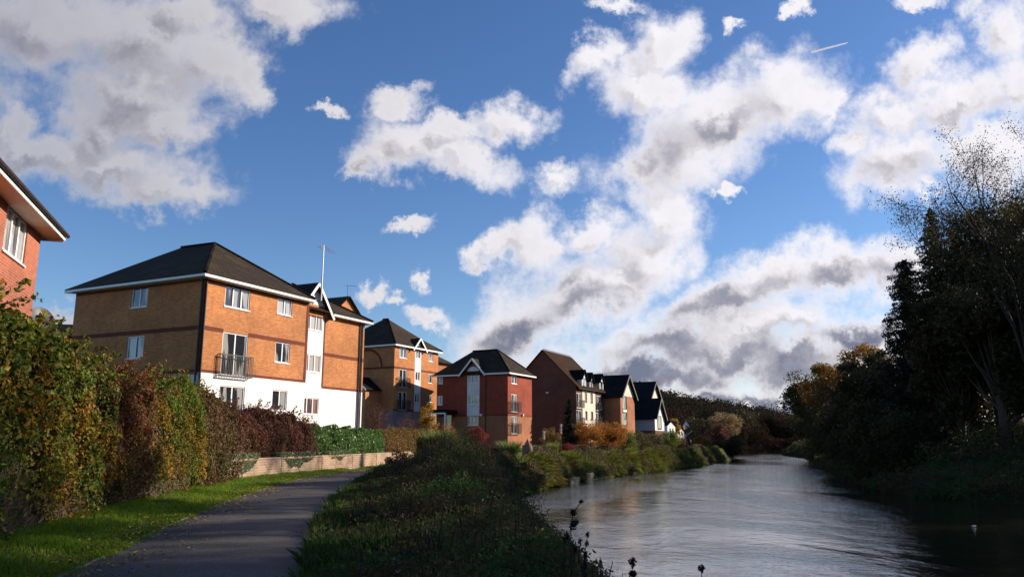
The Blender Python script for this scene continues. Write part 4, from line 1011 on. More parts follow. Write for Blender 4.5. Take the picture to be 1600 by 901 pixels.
def dormer(root, F, s, hw, z0, ze, zt, dep, y0=.0, wallm='white_render', glass=True):
    m_ = MB(); m_.fface(F, [(s-hw, z0), (s+hw, z0), (s+hw, ze), (s, zt-.1), (s-hw, ze)], 0, y0)
    m_.face([F.p(s-hw, y0-dep, z0), F.p(s-hw, y0, z0), F.p(s-hw, y0, ze), F.p(s-hw, y0-dep, ze)], 0); m_.face([F.p(s+hw, y0, z0), F.p(s+hw, y0-dep, z0), F.p(s+hw, y0-dep, ze), F.p(s+hw, y0, ze)], 0)
    d = m_.build('dormer', [wallm], root)
    m_ = MB(); q = .25; k = (zt-ze)/hw
    m_.slab([F.p(s+hw+q, y0+.3, ze-q*k), F.p(s+hw+q, y0-dep, ze-q*k), F.p(s, y0-dep, zt), F.p(s, y0+.3, zt)], .08); m_.slab([F.p(s-hw-q, y0-dep, ze-q*k), F.p(s-hw-q, y0+.3, ze-q*k), F.p(s, y0+.3, zt), F.p(s, y0-dep, zt)], .08); m_.build('roof', ['black_tile'], d)
    m_ = MB(); m_.box(F, s-hw*.6, s+hw*.6, y0+.01, y0+.05, z0+.25, ze-.05); m_.build('pane', ['window_glass'], d)
for x, xa, yap, yb in ((422,418,215,290), (464,463,232,300), (524,524,240,315)):
    s = F4.sz(*Z5(x, 260), .1)[0]; zt = F4.sz(*Z5(xa, yap), .1)[1]; z0 = E4-.2; hwid = .9 if x != 464 else .65
    dormer(b4, F4, s, hwid, z0, z0+(zt-z0)*.55, zt, 3.2, .1)
gutter_line(b4, [F4.p(-.2, ov+.05, E4-.55), F4.p(L4+.2, ov+.05, E4-.55)], .07, 'iron')
q = FL4.sz(*Z5(210, 350)); m_ = MB(); m_.box(FL4, q[0]-.2, q[0]+.2, 0, .3, q[1]-.1, q[1]+.1); m_.build('wall_lamp', ['white_upvc'], b4)

# ---- blocks 5 and 6: gable fronts to the river
def gable_block(name, label, px, pye, Yd, pxr, apx, apy, W, Bz, side, front, roofm, cream=True, wins=(), ov=.5, spandrel=None):
    c = at_y(px, pye, Yd); F = frame_at(c, R_(26)); E = c[2]; L = F.sz(pxr, pye+8)[0]
    ax_, az_ = F.sz(apx, apy, .4); FLq = Fr(c[:2]-F.n[:2]*W, F.n[:2])
    print(name, 'E', E, 'L', L, 'ax', ax_, 'az', az_)
    b = thing(name, (c[0], c[1], Bz), label, 'building' if name == 'apartment_block' else 'house')
    mb = MB(); hs = [pxrect(F, Z5, *a[:4]) for a in wins]
    wallface(mb, F, L, Bz, E, [h for h in hs if h[3] < E], MF(front[1:] if len(front) > 1 else [], 0)); mb.fface(F, [(0, E), (L, E), (L/2, az_)], 2 if cream else 0)
    wallface(mb, FLq, W, Bz, E, [], MF(side, 1))
    mb.build('wall', front[0], b)
    for a, h in zip(wins, hs): window(b, F, h, a[4], fw=.1, frame=a[5], y=0 if h[3] < E else .12)
    if spandrel: h = pxrect(F, Z5, *spandrel); m_ = MB(); m_.box(F, h[0], h[1], 0, .05, h[2], h[3]); m_.build('spandrel_panel', ['white_render'], b)
    k = (az_-E)/(L/2); rf = MB(); P = F.p
    rf.slab([P(L+ov, .5, E-ov*k), P(L+ov, -W-.3, E-ov*k), P(L/2, -W-.3, az_), P(L/2, .5, az_)], .12); rf.slab([P(-ov, -W-.3, E-ov*k), P(-ov, .5, E-ov*k), P(L/2, .5, az_), P(L/2, -W-.3, az_)], .12)
    rf.build('roof', [roofm], b)
    fb = MB(); fb.bar(P(-ov, .55, E-ov*k-.05), P(L/2, .55, az_-.05), .08, .32); fb.bar(P(L/2, .55, az_-.05), P(L+ov, .55, E-ov*k-.05), .08, .32); fb.build('bargeboard', ['grey_timber'], b)
    return b, F, E, L
gable_block('apartment_block', 'brown orange gabled block with a tall glazed strip, left of the white house', 969, 617, 130, 991, 980, 585, 9.5, .9, [], (['brown_orange_brick', 'brown_orange_brick', 'cream_render'],), 'black_tile', True,
            [(650,673,370,447,1,'iron'), (648,676,466,542,1,'iron')], spandrel=(652,672,449,463))
gable_block('apartment_block', 'farthest gabled block whose roof peak shows above the white house', 1014, 622, 150, 1031, 1022, 595.5, 10, .9, [], (['orange_brick', 'brown_orange_brick', 'cream_render'],), 'black_tile', True)
zc = at_y(1023, 672, 140)[2]
b7, F7, E7, L7 = gable_block('white_house', 'small white clad riverside house with dark roof and brick base', 1023, 650, 140, 1037.5, 1031.5, 622, 11, .9, [(zc, 3)], (['white_render', 'shaded_white_render', 'white_render', 'dark_red_brick'], (zc, 3)), 'black_tile', True,
            [(853,875,486,562,1,'iron')])

# ---- far white cottages
Z8 = zx(980, 600, 6.154)
def cottage(x0, x1, ye, yap, yb, Yd, lab, m='white_render'):
    p0 = at_y(*Z8(x0, ye), Yd); F = frame_at(p0, R_(40)); L = F.sz(*Z8(x1, ye))[0]; E = p0[2]; zt = at_y(*Z8((x0+x1)/2, yap), Yd)[2]; zb = 1.0
    c = thing('cottage', (p0[0], p0[1], zb), lab, 'house'); W = 7
    mb = MB(); hs = [(L*.25, L*.42, zb+.9+k*(E-zb)*.45, zb+1.9+k*(E-zb)*.45) for k in (0, 1)]+[(L*.6, L*.77, zb+.9+k*(E-zb)*.45, zb+1.9+k*(E-zb)*.45) for k in (0, 1)]
    wallface(mb, F, L, zb, E, hs, MF([], 0)); mb.fface(F, [(0, E), (L, E), (L/2, zt)], 0)
    FQ = Fr(p0[:2]-F.n[:2]*W, F.n[:2]); wallface(mb, FQ, W, zb, E, [], MF([], 0)); mb.build('wall', [m], c)
    for h in hs: window(c, F, h, 1, frame='iron')
    k = (zt-E)/(L/2); rf = MB(); P = F.p
    rf.slab([P(L+.3, .3, E-.3*k), P(L+.3, -W, E-.3*k), P(L/2, -W, zt), P(L/2, .3, zt)], .1); rf.slab([P(-.3, -W, E-.3*k), P(-.3, .3, E-.3*k), P(L/2, .3, zt), P(L/2, -W, zt)], .1)
    ro = rf.build('roof', ['black_tile'], c)
    m_ = MB(); m_.box(F, L/2-.4, L/2+.4, -3.5, -2.7, zt-.5, zt+1.1); m_.build('chimney', ['house_brick'], ro)
    return c
cottage(385, 460, 392, 350, 480, 205, 'white cottage with dark roof nearest behind the white riverside house')
cottage(478, 545, 445, 405, 500, 225, 'pale cottage half hidden by the maroon shrub, left of the church spire', 'cream_render')
cottage(596, 662, 462, 435, 520, 230, 'white cottage right of the church spire')
p = at_y(*Z8(570, 470), 236); tp = at_y(*Z8(570, 350), 236)
ch = thing('church', (p[0], p[1], 1.0), 'small pale church tower with a pointed spire among the far cottages', 'church')
Fc_ = Fr(p, (1, -.2)); m_ = MB(); zt0 = p[2]+.5*(tp[2]-p[2]); m_.box(Fc_, -1.1, 1.1, -2.2, 0, 1.0, zt0); m_.build('tower', ['cream_render'], ch)
m_ = MB(); B = [Fc_.p(-1.2, .1, zt0), Fc_.p(1.2, .1, zt0), Fc_.p(1.2, -2.3, zt0), Fc_.p(-1.2, -2.3, zt0)]; T = Fc_.p(0, -1.1, tp[2])
for a, b_ in zip(B, B[1:]+B[:1]): m_.face([a, b_, T], 0)
m_.build('spire', ['cream_render'], ch)

# ------------------------------------------------------------------ vegetation helpers
def gz(x, y): return float(hgt(x, y)[0])
def clumpleaves(C, R, n, size, ob=.5, droop=.2, flat=.8):
    """leaves spread through soft clumps"""
    C = np.asarray(C); k = len(C); idx = rng.integers(0, k, n)
    D = rng.normal(size=(n, 3)); D /= np.linalg.norm(D, axis=1)[:, None]
    r = rng.random(n)**.45
    Rr = np.broadcast_to(R, (k,))[idx]
    P = C[idx] + D*(r*Rr)[:, None]*np.array((1, 1, flat))
    return leafcloud(P, size, D, ob, droop=droop)
def tree(name, label, cat, x, y, h, rad, base=.25, nc=60, nl=12000, size=.3, leaf='dark_tree_leaf', bark='bark', group=None, trunk_r=None, lean=(0, 0), top=1.0, clump=.30, z0=None, stems=1, branches=True, crown_name='crown', flat=.8, shell=.5):
    g = gz(x, y)-.15 if z0 is None else z0
    t = thing(name, (x, y, g), label, cat, group)
    cb = g+h*base; ch = g+h; cz = (cb+ch)/2; rz = (ch-cb)/2
    D = rng.normal(size=(nc, 3)); D /= np.linalg.norm(D, axis=1)[:, None]
    rr = rng.random(nc)**shell
    taper = 1.0
    C = np.stack([x+D[:, 0]*rr*rad*.82, y+D[:, 1]*rr*rad*.82, cz+D[:, 2]*rr*rz*.86], 1)
    f = np.clip((C[:, 2]-cb)/(ch-cb), 0, 1)
    C[:, :2] = np.array((x, y)) + (C[:, :2]-np.array((x, y)))*(1-(1-top)*f)[:, None] + np.array(lean)[None, :]*((C[:, 2]-g)/h)[:, None]
    R = rad*clump*rng.uniform(.6, 1.25, nc)
    V, F, r = clumpleaves(C, R, nl, size, flat=flat)
    lines = []
    tr = trunk_r or h*.018
    for s in range(stems):
        a = 2*math.pi*s/stems; o = (0 if stems == 1 else rad*.18)
        b0 = np.array((x+o*math.cos(a)*.4, y+o*math.sin(a)*.4, g)); tp = np.array((x+lean[0]*.8+o*math.cos(a)*1.5, y+lean[1]*.8+o*math.sin(a)*1.5, g+h*.82))
        m = (b0+tp)/2+rng.normal(0, rad*.05, 3)*np.array((1, 1, 0)); q = (b0*3+tp)/4+rng.normal(0, rad*.03, 3)*np.array((1, 1, 0))
        lines.append(([b0, q, m, tp], [tr*1.25, tr, tr*.7, tr*.12]))
    stems_l = list(lines)
    if branches:
        for k in range(nc):
            L = stems_l[k % stems][0]; f = float(np.clip((C[k, 2]-g)/h*.72-.08*rng.random(), .05 if base < .15 else .2, .78))
            i = min(2, int(f*3)); w = f*3-i; s0 = np.array(L[i])*(1-w)+np.array(L[i+1])*w
            mid = s0*.45+C[k]*.55+np.array((0, 0, -.05*h*rng.random()))
            lines.append(([s0, mid, C[k]], [tr*.38*(1-f*.5), tr*.22, tr*.06]))
    Vt, Ft = tubes(lines, 6); mesh_np('trunk', Vt, Ft, [bark], t, smooth=True)
    mesh_np(crown_name, V, F, [leaf], t, rnd=r)
    return t
def shrub(name, label, x, y, h, rad, nl=5000, size=.12, leaf='green_shrub_leaf', group=None, cat='shrub', nc=26, bark='twig', clump=.36, z0=None):
    return tree(name, label, cat, x, y, h, rad, base=.06, nc=nc, nl=nl, size=size, leaf=leaf, bark=bark, group=group, trunk_r=.035, stems=5, clump=clump, crown_name='foliage', z0=z0, shell=.4)
def conifer(label, x, y, h, rad, nl=14000, size=.28, leaf='conifer_leaf', name='conifer_tree', power=.75, group=None):
    g = gz(x, y)-.1; t = thing(name, (x, y, g), label, 'tree', group); lines = [([(x, y, g), (x+.1, y, g+h*.5), (x, y, g+h)], [h*.018, h*.011, .02])]
    P = []; O = []; nb = int(h*11)
    for k in range(nb):
        f = (k+.5)/nb; f = .04+.96*f; z = g+h*f; a = k*2.399+rng.normal(0, .3); L = rad*((1-f)**power)*rng.uniform(.62, 1.12)+.15
        d = np.array((math.cos(a), math.sin(a), 0)); tip = np.array((x, y, z))+d*L+np.array((0, 0, L*.10-.22*L*L/max(rad, .1)))
        lines.append(([(x, y, z), (np.array((x, y, z))+tip)/2+(0, 0, .08*L), tip], [.05*(1-f)+.015, .03, .008]))
        m = max(6, int(nl/nb*(L/rad)*1.9)); u = rng.random(m)**.6
        mid = np.array((x, y, z+.16*L)); B = (1-u)[:, None]**2*np.array((x, y, z))+2*(u*(1-u))[:, None]*mid+(u**2)[:, None]*tip
        sd = np.array((-d[1], d[0], 0)); wv = rng.normal(0, .17*L, m)*(.35+.65*u*(1.15-u))
        B = B+sd*wv[:, None]; B[:, 2] -= np.abs(wv)*.25+rng.random(m)*.35*size*3
        P.append(B); O.append(np.tile(d*.6+np.array((0, 0, .6)), (m, 1)))
    P = np.concatenate(P); O = np.concatenate(O)
    V, F, r = leafcloud(P, size, O, .5, aspect=.38, droop=1.2)
    Vt, Ft = tubes(lines, 5); mesh_np('trunk', Vt, Ft, ['bark'], t, smooth=True); mesh_np('crown', V, F, [leaf], t, rnd=r); return t
def birch(label, x, y, h, spread, nl=4500, size=.16, lean=(0, 0), seed=3, group=None, leaf='dark_tree_leaf'):
    rs = np.random.default_rng(seed); g = gz(x, y)-.1; t = thing('birch_tree', (x, y, g), label, 'tree', group); lines = []; tips = []
    def grow(p, d, L, r, dep):
        pts = [p]; n = 4; q = p; dd = d
        for i in range(n):
            dd = dd+rs.normal(0, .10, 3)+np.array((0, 0, .05 if dep < 3 else -.03)); dd /= np.linalg.norm(dd); q = q+dd*L/n; pts.append(q)
        lines.append((pts, np.linspace(r, r*.55, n+1)))
        if dep >= 4: tips.extend(pts[1:]); return
        if dep == 3: tips.extend(pts[2:])
        for k in range(rs.integers(3, 5)):
            i = rs.integers(1 if dep else 2, n+1); s = rs.normal(size=3); s -= dd*np.dot(s, dd); s /= np.linalg.norm(s)
            nd_ = dd*rs.uniform(.65, .95)+s*rs.uniform(.35, .75); nd_ /= np.linalg.norm(nd_)
            grow(pts[i], nd_, L*rs.uniform(.50, .72), r*.52, dep+1)
    b = np.array((x, y, g)); 
    for s in range(3):
        d = np.array((lean[0]+rs.normal(0, .12)*spread, lean[1]+rs.normal(0, .12)*spread, 1.0)); d /= np.linalg.norm(d); grow(b, d, h*.50, h*.0075, 0)
    tips = np.array(tips); idx = rng.integers(0, len(tips), nl); P = tips[idx]+rng.normal(0, .28, (nl, 3))
    V, F, r = leafcloud(P, size, None, droop=.5)
    Vt, Ft = tubes(lines, 5); mesh_np('trunk', Vt, Ft, ['dark_timber'], t, smooth=True); mesh_np('crown', V, F, [leaf], t, rnd=r); return t
def hedge(name, label, y0, y1, hfun, thick, nl, size, leaf, zb=None, off=0.0, twigs=600, rough=.35, cat='hedge', core='bark', poly=HEDGE, low=None, droop=.3):
    yy = np.arange(y0, y1+.01, .25); px_ = np.interp(yy, poly[:, 1], poly[:, 0])-off
    C = np.stack([px_, yy], 1); N = normals2(C)             # towards the path
    g0 = gz(C[len(C)//2][0], C[len(C)//2][1]); t = thing(name, (C[len(C)//2][0]-thick/2, C[len(C)//2][1], g0), label, cat)
    def surf(a, s):          # a in 0..1 along, s in 0..1 around: front up, then over the top, then a little down the back
        i = np.clip(a*(len(C)-1), 0, len(C)-1.001); k = i.astype(int); w = (i-k)[:, None]
        c = C[k]*(1-w)+C[k+1]*w; n = N[k]*(1-w)+N[k+1]*w; h = hfun(c[:, 1]); z_0 = (zb if zb is not None else 0)*np.ones(len(a)) if zb is not None else hgt(c[:, 0]-.3, c[:, 1])-.05
        per = h-z_0; f = np.clip(s/.6, 0, 1); tp = np.clip((s-.6)/.4, 0, 1)
        rnd_ = .35*np.clip(1-f, 0, 1)*0
        z = z_0+per*np.sin(f*math.pi/2)**.9*1.0
        inset = -(1-np.cos(f*math.pi/2))*.35*thick - tp*thick*.75
        x = c+n*inset[:, None]
        p = np.stack([x[:, 0], x[:, 1], z-tp*tp*.15*per], 1)
        nn = np.stack([n[:, 0]*(1-tp*.8)*(1.1-f*.5), n[:, 1]*(1-tp*.8)*(1.1-f*.5), .15+f*.4+tp*.6], 1); nn /= np.linalg.norm(nn, axis=1)[:, None]
        endt = np.minimum(a, 1-a)*(y1-y0); shrink = np.clip(endt/.4, 0, 1)
        return p, nn, shrink
    a = rng.random(nl); s = rng.random(nl)**1.05; P, NN, sh = surf(a, s)
    d = (fbm(P, 1.1, 3)-.5)*2*rough + (fbm(P+50, 4.0, 2)-.5)*rough*.8
    depth = rng.random(nl)**1.6*.38
    P = P+NN*(d-depth+.05-(1-sh)*.15)[:, None]
    keep = np.ones(nl, bool)
    if low is not None: keep = (rng.random(nl) < np.clip((P[:, 2]-low[0])/(low[1]-low[0]), low[2], 1))
    hole = fbm(P+7, 1.5, 2); keep &= rng.random(nl) < np.clip((hole-.30)*7, .10, 1)
    ends = np.minimum(P[:, 1]-y0, y1-P[:, 1]); keep &= rng.random(nl) < np.clip(ends/1.3+.25, 0, 1)
    P = P[keep]; NN = NN[keep]; size = size*(.75+.6*fbm(P, .9, 2))
    # arching shoots
    sprays = int((y1-y0)*22*rough); a = rng.random(sprays); s = .35+.4*rng.random(sprays); Ps, Ns, _ = surf(a, s); SL = []; SP = []
    for p, n_ in zip(Ps, Ns):
        dv = n_*.6+rng.normal(0, .5, 3)+np.array((0, 0, .7)); dv /= np.linalg.norm(dv); l = rng.uniform(.3, .95)*min(1, rough*2.2); q0 = p; q1 = p+dv*l*.55; q2 = q1+(dv+np.array((0, 0, -.55)))*l*.5
        SL.append(([q0-n_*.2, q1, q2], [.006, .004, .002])); u_ = rng.random(int(16*l/.6)+4)[:, None]; SP.append(q0*(1-u_)**2+2*u_*(1-u_)*q1+u_**2*q2+rng.normal(0, .035, (len(u_), 3)))
    if SL:
        SP = np.concatenate(SP); P = np.concatenate([P, SP]); NN = np.concatenate([NN, np.tile((.3, -.3, .6), (len(SP), 1))]); size = np.concatenate([size, np.full(len(SP), np.mean(size))])
        Vt, Ft = tubes(SL, 3); mesh_np('shoots', Vt, Ft, ['twig'], t)
    V, F, r = leafcloud(P, size, NN, .6, droop=droop); mesh_np('foliage', V, F, [leaf], t, rnd=r)
    # woody core
    na = max(4, int((y1-y0)*3)); nsf = 14; A, S = np.meshgrid(np.linspace(.6/(y1-y0), 1-.6/(y1-y0), na), np.linspace(0, 1, nsf)); Pc, Nc, _ = surf(A.ravel(), S.ravel())
    Pc = Pc-Nc*(.30+.15*fbm(Pc, 2, 2))[:, None]; Pc[:, 2] = np.maximum(Pc[:, 2], 0)
    i = np.arange(nsf-1)[:, None]*na+np.arange(na-1)[None, :]; mesh_np('woody_core', Pc, np.stack([i, i+1, i+na+1, i+na], -1).reshape(-1, 4), [core], t)
    # twigs poking through
    a = rng.random(twigs); s = rng.random(twigs); Pt, Nt, _ = surf(a, s); L = []
    for p, n in zip(Pt, Nt):
        dv = n+rng.normal(0, .6, 3)+np.array((0, 0, .5)); dv /= np.linalg.norm(dv); l = rng.uniform(.2, .65)
        p0 = p-n*.35; L.append(([p0, p0+dv*l*.6+rng.normal(0, .03, 3), p0+dv*l], [.008, .006, .003]))
    Vt, Ft = tubes(L, 3); mesh_np('twigs', Vt, Ft, ['twig'], t)
    return t

# ------------------------------------------------------------------ hedge and wall on the left
hf = lambda ys_, hs_: (lambda y: np.interp(y, ys_, hs_)+.10*np.sin(y*2.3)+.07*np.sin(y*5.1+1))
hedge('mixed_hedge', 'tall hedge of large green and yellow maple-like leaves at the near left edge', 1.0, 15.2, hf([1, 9, 11.5, 15.2], [3.25, 3.3, 3.4, 3.2]), 1.8, 80000, .105, 'hedge_leaf_yellow', low=(.2, 1.7, .10), twigs=2200, rough=.6)
hedge('mixed_hedge', 'dark green leafy hedge section with yellow flecks, beside the tall yellowing one', 13.4, 18.4, hf([13.4, 18.4], [3.35, 3.1]), 1.7, 46000, .095, 'hedge_leaf_green', low=(.2, 1.4, .2), twigs=700, rough=.4)
hedge('mixed_hedge', 'rust red and brown creeper hedge section between two green ones', 16.8, 22.0, hf([16.8, 22.0], [3.2, 3.2]), 1.7, 44000, .085, 'hedge_leaf_rust', low=(.2, 1.4, .2), twigs=900, rough=.4)
hedge('mixed_hedge', 'olive green hedge section that ends where the brick wall begins', 20.4, 27.9, hf([20.4, 24, 27.9], [3.2, 3.4, 3.3]), 1.8, 64000, .085, 'hedge_leaf_green', low=(.2, 1.0, .25), twigs=900, rough=.35)
hedge('bush_hedge', 'rounded brown bush with yellow sprays at the start of the brick wall', 26.0, 32.4, hf([26.0, 29, 32.4], [2.9, 3.15, 2.8]), 1.7, 52000, .085, 'hedge_leaf_brown', twigs=500, off=-.35)
hedge('shrub_hedge', 'maroon twiggy shrub bulging over the brick wall', 31.2, 41.8, hf([31.2, 36, 40, 41.8], [2.7, 3.0, 2.75, 2.3]), 1.6, 60000, .085, 'maroon_leaf', zb=.70, off=.15, twigs=2600, rough=.4)
hedge('laurel_hedge', 'clipped glossy green laurel hedge on top of the brick wall', 41.0, 53.2, hf([41, 47, 53.2], [2.42, 2.34, 2.28]), 1.2, 42000, .10, 'laurel_leaf', zb=.72, off=.18, twigs=60, rough=.12, core='bark', droop=.6)
hedge('beech_hedge', 'clipped golden beech hedge beyond the laurel one', 53.0, 63.5, hf([53, 58, 63.5], [2.4, 2.45, 2.5]), 1.3, 30000, .10, 'beech_leaf', zb=.55, off=.12, twigs=150, rough=.14)
for k, (ya, yb_, nm) in enumerate(((31.4, 34.6, 'pale ivy trailing over the near end of the brick wall'), (37.0, 40.6, 'pale silvery ivy trailing on the wall top below the maroon shrub'), (42.2, 45.0, 'thin ivy fringe on the wall under the laurel hedge'))):
    n = 3200 if k < 2 else 1200; yq = rng.uniform(ya, yb_, n); xq = np.interp(yq, HEDGE[:, 1], HEDGE[:, 0]); hang = rng.random(n)**2*np.sin(np.pi*(yq-ya)/(yb_-ya))**.8*(.5 if k < 2 else .3)*(.5+vnoise(np.stack([yq, yq*0, yq*0], 1), 2.0))
    P = np.stack([xq+.05+rng.uniform(-.35, .07, n)*(hang < .12), yq, .92+rng.uniform(0, .22, n)*(hang < .12)-hang], 1)
    V, F, r = leafcloud(P, .075, np.tile((.9, -.2, .35), (n, 1)), .6)
    o = mesh_np('ivy', V, F, ['ivy_leaf'], rnd=r, origin=(float(xq[0]), ya, .8)); tag(o, nm, 'ivy')
# brick wall with piers and coping
wl = thing('garden_wall', (-10.9, 36.9, 0), 'low weathered brick garden wall with shallow piers under the hedges', 'wall')
mb = MB(); WP = HEDGE[(HEDGE[:, 1] > 30.5) & (HEDGE[:, 1] < 60)]; WP = resample(np.vstack([WP, (-7.3, 59)]), .5); cum = 0
for a, b in zip(WP[:-1:2], WP[2::2]):
    F = Fr(a, b-a); L = float(np.linalg.norm(b-a)); z0_, z1_ = -.3, .84
    for q in (([(0, z0_), (L, z0_), (L, z1_), (0, z1_)], 0.0), ):
        mb.face([F.p(x, 0.0, z) for x, z in q[0]], 0, [(cum+x, z) for x, z in q[0]])
    mb.face([F.p(0, 0, z1_), F.p(L, 0, z1_), F.p(L, -.25, z1_), F.p(0, -.25, z1_)], 0, [(cum, 0), (cum+L, 0), (cum+L, .25), (cum, .25)])
    mb.face([F.p(L, -.25, z0_), F.p(0, -.25, z0_), F.p(0, -.25, z1_), F.p(L, -.25, z1_)], 0, [(cum, 0), (cum+L, 0), (cum+L, 1), (cum, 1)]); cum += L
mb.build('wall', ['garden_brick'], wl)
mb = MB()
for a, b in zip(WP[:-1:2], WP[2::2]):
    F = Fr(a, b-a); L = float(np.linalg.norm(b-a)); mb.box(F, -.004, L+.004, -.28, .03, .842, .91)
mb.build('coping', ['garden_brick'], wl)
for k in range(3, len(WP)-1, 9):
    F = Fr(WP[k], WP[k+1]-WP[k]); m_ = MB(); m_.box(F, 0, .36, .002, .022, -.3, .838); m_.build('pier', ['garden_brick'], wl)

# ------------------------------------------------------------------ grass, scrub
def scatter(n, xlo, xhi, ylo, yhi, bias=0.0):
    y = ylo+(yhi-ylo)*rng.random(n)**(1+bias); lo = np.interp(y, *xlo) if isinstance(xlo, tuple) else xlo; hi = np.interp(y, *xhi) if isinstance(xhi, tuple) else xhi
    return lo+(hi-lo)*rng.random(n), y
pl = (PATHC[:, 1], PATHC[:, 0]-1.42); pr_ = (PATHC[:, 1], PATHC[:, 0]+1.40); hl = (HEDGE[:, 1], HEDGE[:, 0]+.05); hl2 = (HEDGE[:, 1], HEDGE[:, 0]-.5); lb = (LEFT[:, 1], LEFT[:, 0])
def ground_grass(name, label, n, xlo, xhi, ylo, yhi, h, w, m, bias=.5, lean=.5, mask=None):
    x, y = scatter(n, xlo, xhi, ylo, yhi, bias); 
    k = fbm(np.stack([x, y, 0*x], 1), 1.4, 2); keep = rng.random(n) < np.clip((k-.2)*2.2, .25, 1)
    if mask is not None: keep &= mask(x, y)
    x, y, k = x[keep], y[keep], k[keep]; z = hgt(x, y)-.01
    V, F, r = blades(np.stack([x, y, z], 1), h*(.5+k), w, lean); o = mesh_np(name, V, F, [m], rnd=r); tag(o, label, 'grass', kind='stuff'); return o
ground_grass('verge_grass', 'bright green grass verge between the hedge and the path', 130000, hl2, (PATHC[:, 1], PATHC[:, 0]-1.36), 5, 62, .10, .012, 'grass_blade', .35)
m4 = MB()
ground_grass('bank_grass', 'short green grass on the bank top by the apartment blocks', 60000, (LEFT[:, 1], LEFT[:, 0]-11), lb, 52, 150, .16, .035, 'rough_grass_blade', .2, mask=lambda x, y: np.abs(x-np.interp(y, PATHC[:, 1], PATHC[:, 0])) > 1.5)
ground_grass('lawn_grass', 'lawn in front of the red block', 30000, (LEFT[:, 1], LEFT[:, 0]-26), (LEFT[:, 1], LEFT[:, 0]-9), 56, 100, .14, .035, 'rough_grass_blade', .0, mask=lambda x, y: x > np.interp(y, HEDGE[:, 1], HEDGE[:, 0])-8)
# overhanging rough grass on the far river bank
n = 62000; y = 44+100*rng.random(n)**1.25; xe = np.interp(y, *lb); side = rng.random(n)**.8; x = xe-1.9+side*1.75
cl = fbm(np.stack([x*1.4, y, 0*x], 1), .55, 3); z = hgt(x, y); hh = np.clip((cl-.25)*2.0, .15, 1)*.75
dv = np.stack([.75+.25*rng.random(n), -.45-.2*rng.random(n), -.25-.75*side], 1)*(.35+side*.7)[:, None]
V, F, r = blades(np.stack([x, y, z+.02+.10*cl], 1), hh, .045, .5, dv, .5); o = mesh_np('overhanging_grass', V, F, ['rough_grass_blade'], rnd=r); tag(o, 'long rough grass hanging over the far river bank', 'grass', kind='stuff')
# lumps of bramble and nettle along that bank
n = 90000; y = 46+98*rng.random(n)**1.2; xe = np.interp(y, *lb); s = rng.random(n); x = xe-1.7+s*2.0
cl = fbm(np.stack([x, y, 0*x], 1), .45, 2); zt = np.maximum(hgt(x, y), WATER+.1)+np.clip((cl-.40)*5.0, 0, 1)*1.0*rng.random(n)**.5
keep = (cl > .42) | (rng.random(n) < .2); P = np.stack([x, y, zt], 1)[keep]
V, F, r = leafcloud(P, .12, np.tile((.5, -.6, .5), (len(P), 1)), .5, droop=.5); o = mesh_np('bank_undergrowth', V, F, ['olive_shrub_leaf'], rnd=r); tag(o, 'tangled olive undergrowth along the far bank', 'undergrowth', kind='stuff')

# foreground scrub between path and river
def scrub_h(x, y):
    a = np.interp(y, pr_[0], pr_[1]); b = np.interp(y, *lb); s = np.clip((x-a)/(b-a), 0, 1)
    prof = np.clip(s/.5, 0, 1)**.9*np.clip((1.04-s)/.18, 0, 1)**.6
    H = np.interp(y, [0, 8, 14, 20, 26, 31, 36, 42, 50, 56], [.22, .32, .40, .52, .72, 1.0, 1.3, 1.2, .8, .3])
    nz = fbm(np.stack([x, y, 0*x], 1), .55, 3)
    return (.10+prof*H)*(.25+1.5*nz)
np_ = 5200; y = 5.5+49*rng.random(np_)**1.25; xa = np.interp(y, pr_[0], pr_[1])+.05; xb = np.interp(y, *lb)+.1; x = xa+(xb-xa)*rng.random(np_)
H = scrub_h(x, y)*rng.uniform(.45, 1.3, np_)+.06; z0_ = np.maximum(hgt(x, y), WATER)
per = 66; idx = np.repeat(np.arange(np_), per); n = len(idx); u = rng.random(n)**.55
lean_ = rng.normal(0, .16, (np_, 2))*H[:, None]; sp = (.07+.20*H[idx]*(1.15-u))
P = np.stack([x[idx]+lean_[idx, 0]*u+rng.normal(0, 1, n)*sp, y[idx]+lean_[idx, 1]*u+rng.normal(0, 1, n)*sp, z0_[idx]+H[idx]*u], 1)
NN = np.tile((0, -.35, 1.0), (n, 1)); size_p = (.04+.035*rng.random(np_))*(1+.012*np.clip(y-8, 0, 40))
V, F, r = leafcloud(P, size_p[idx], NN, .35, aspect=.5, droop=.5)
r = np.clip(np.repeat(rng.random(np_)[idx], 4)*.7+r*.3, 0, 1)
o = mesh_np('riverside_scrub', V, F, ['scrub_leaf'], rnd=r); tag(o, 'dense dark green nettles and brambles between the path and the river', 'undergrowth', kind='stuff')
ground_grass('shaded_grass', 'dark tufted grass along the right edge of the path', 120000, (pr_[0], pr_[1]-.08), (pr_[0], pr_[1]+2.3), 5, 42, .26, .012, 'shade_grass_blade', .5, .9)
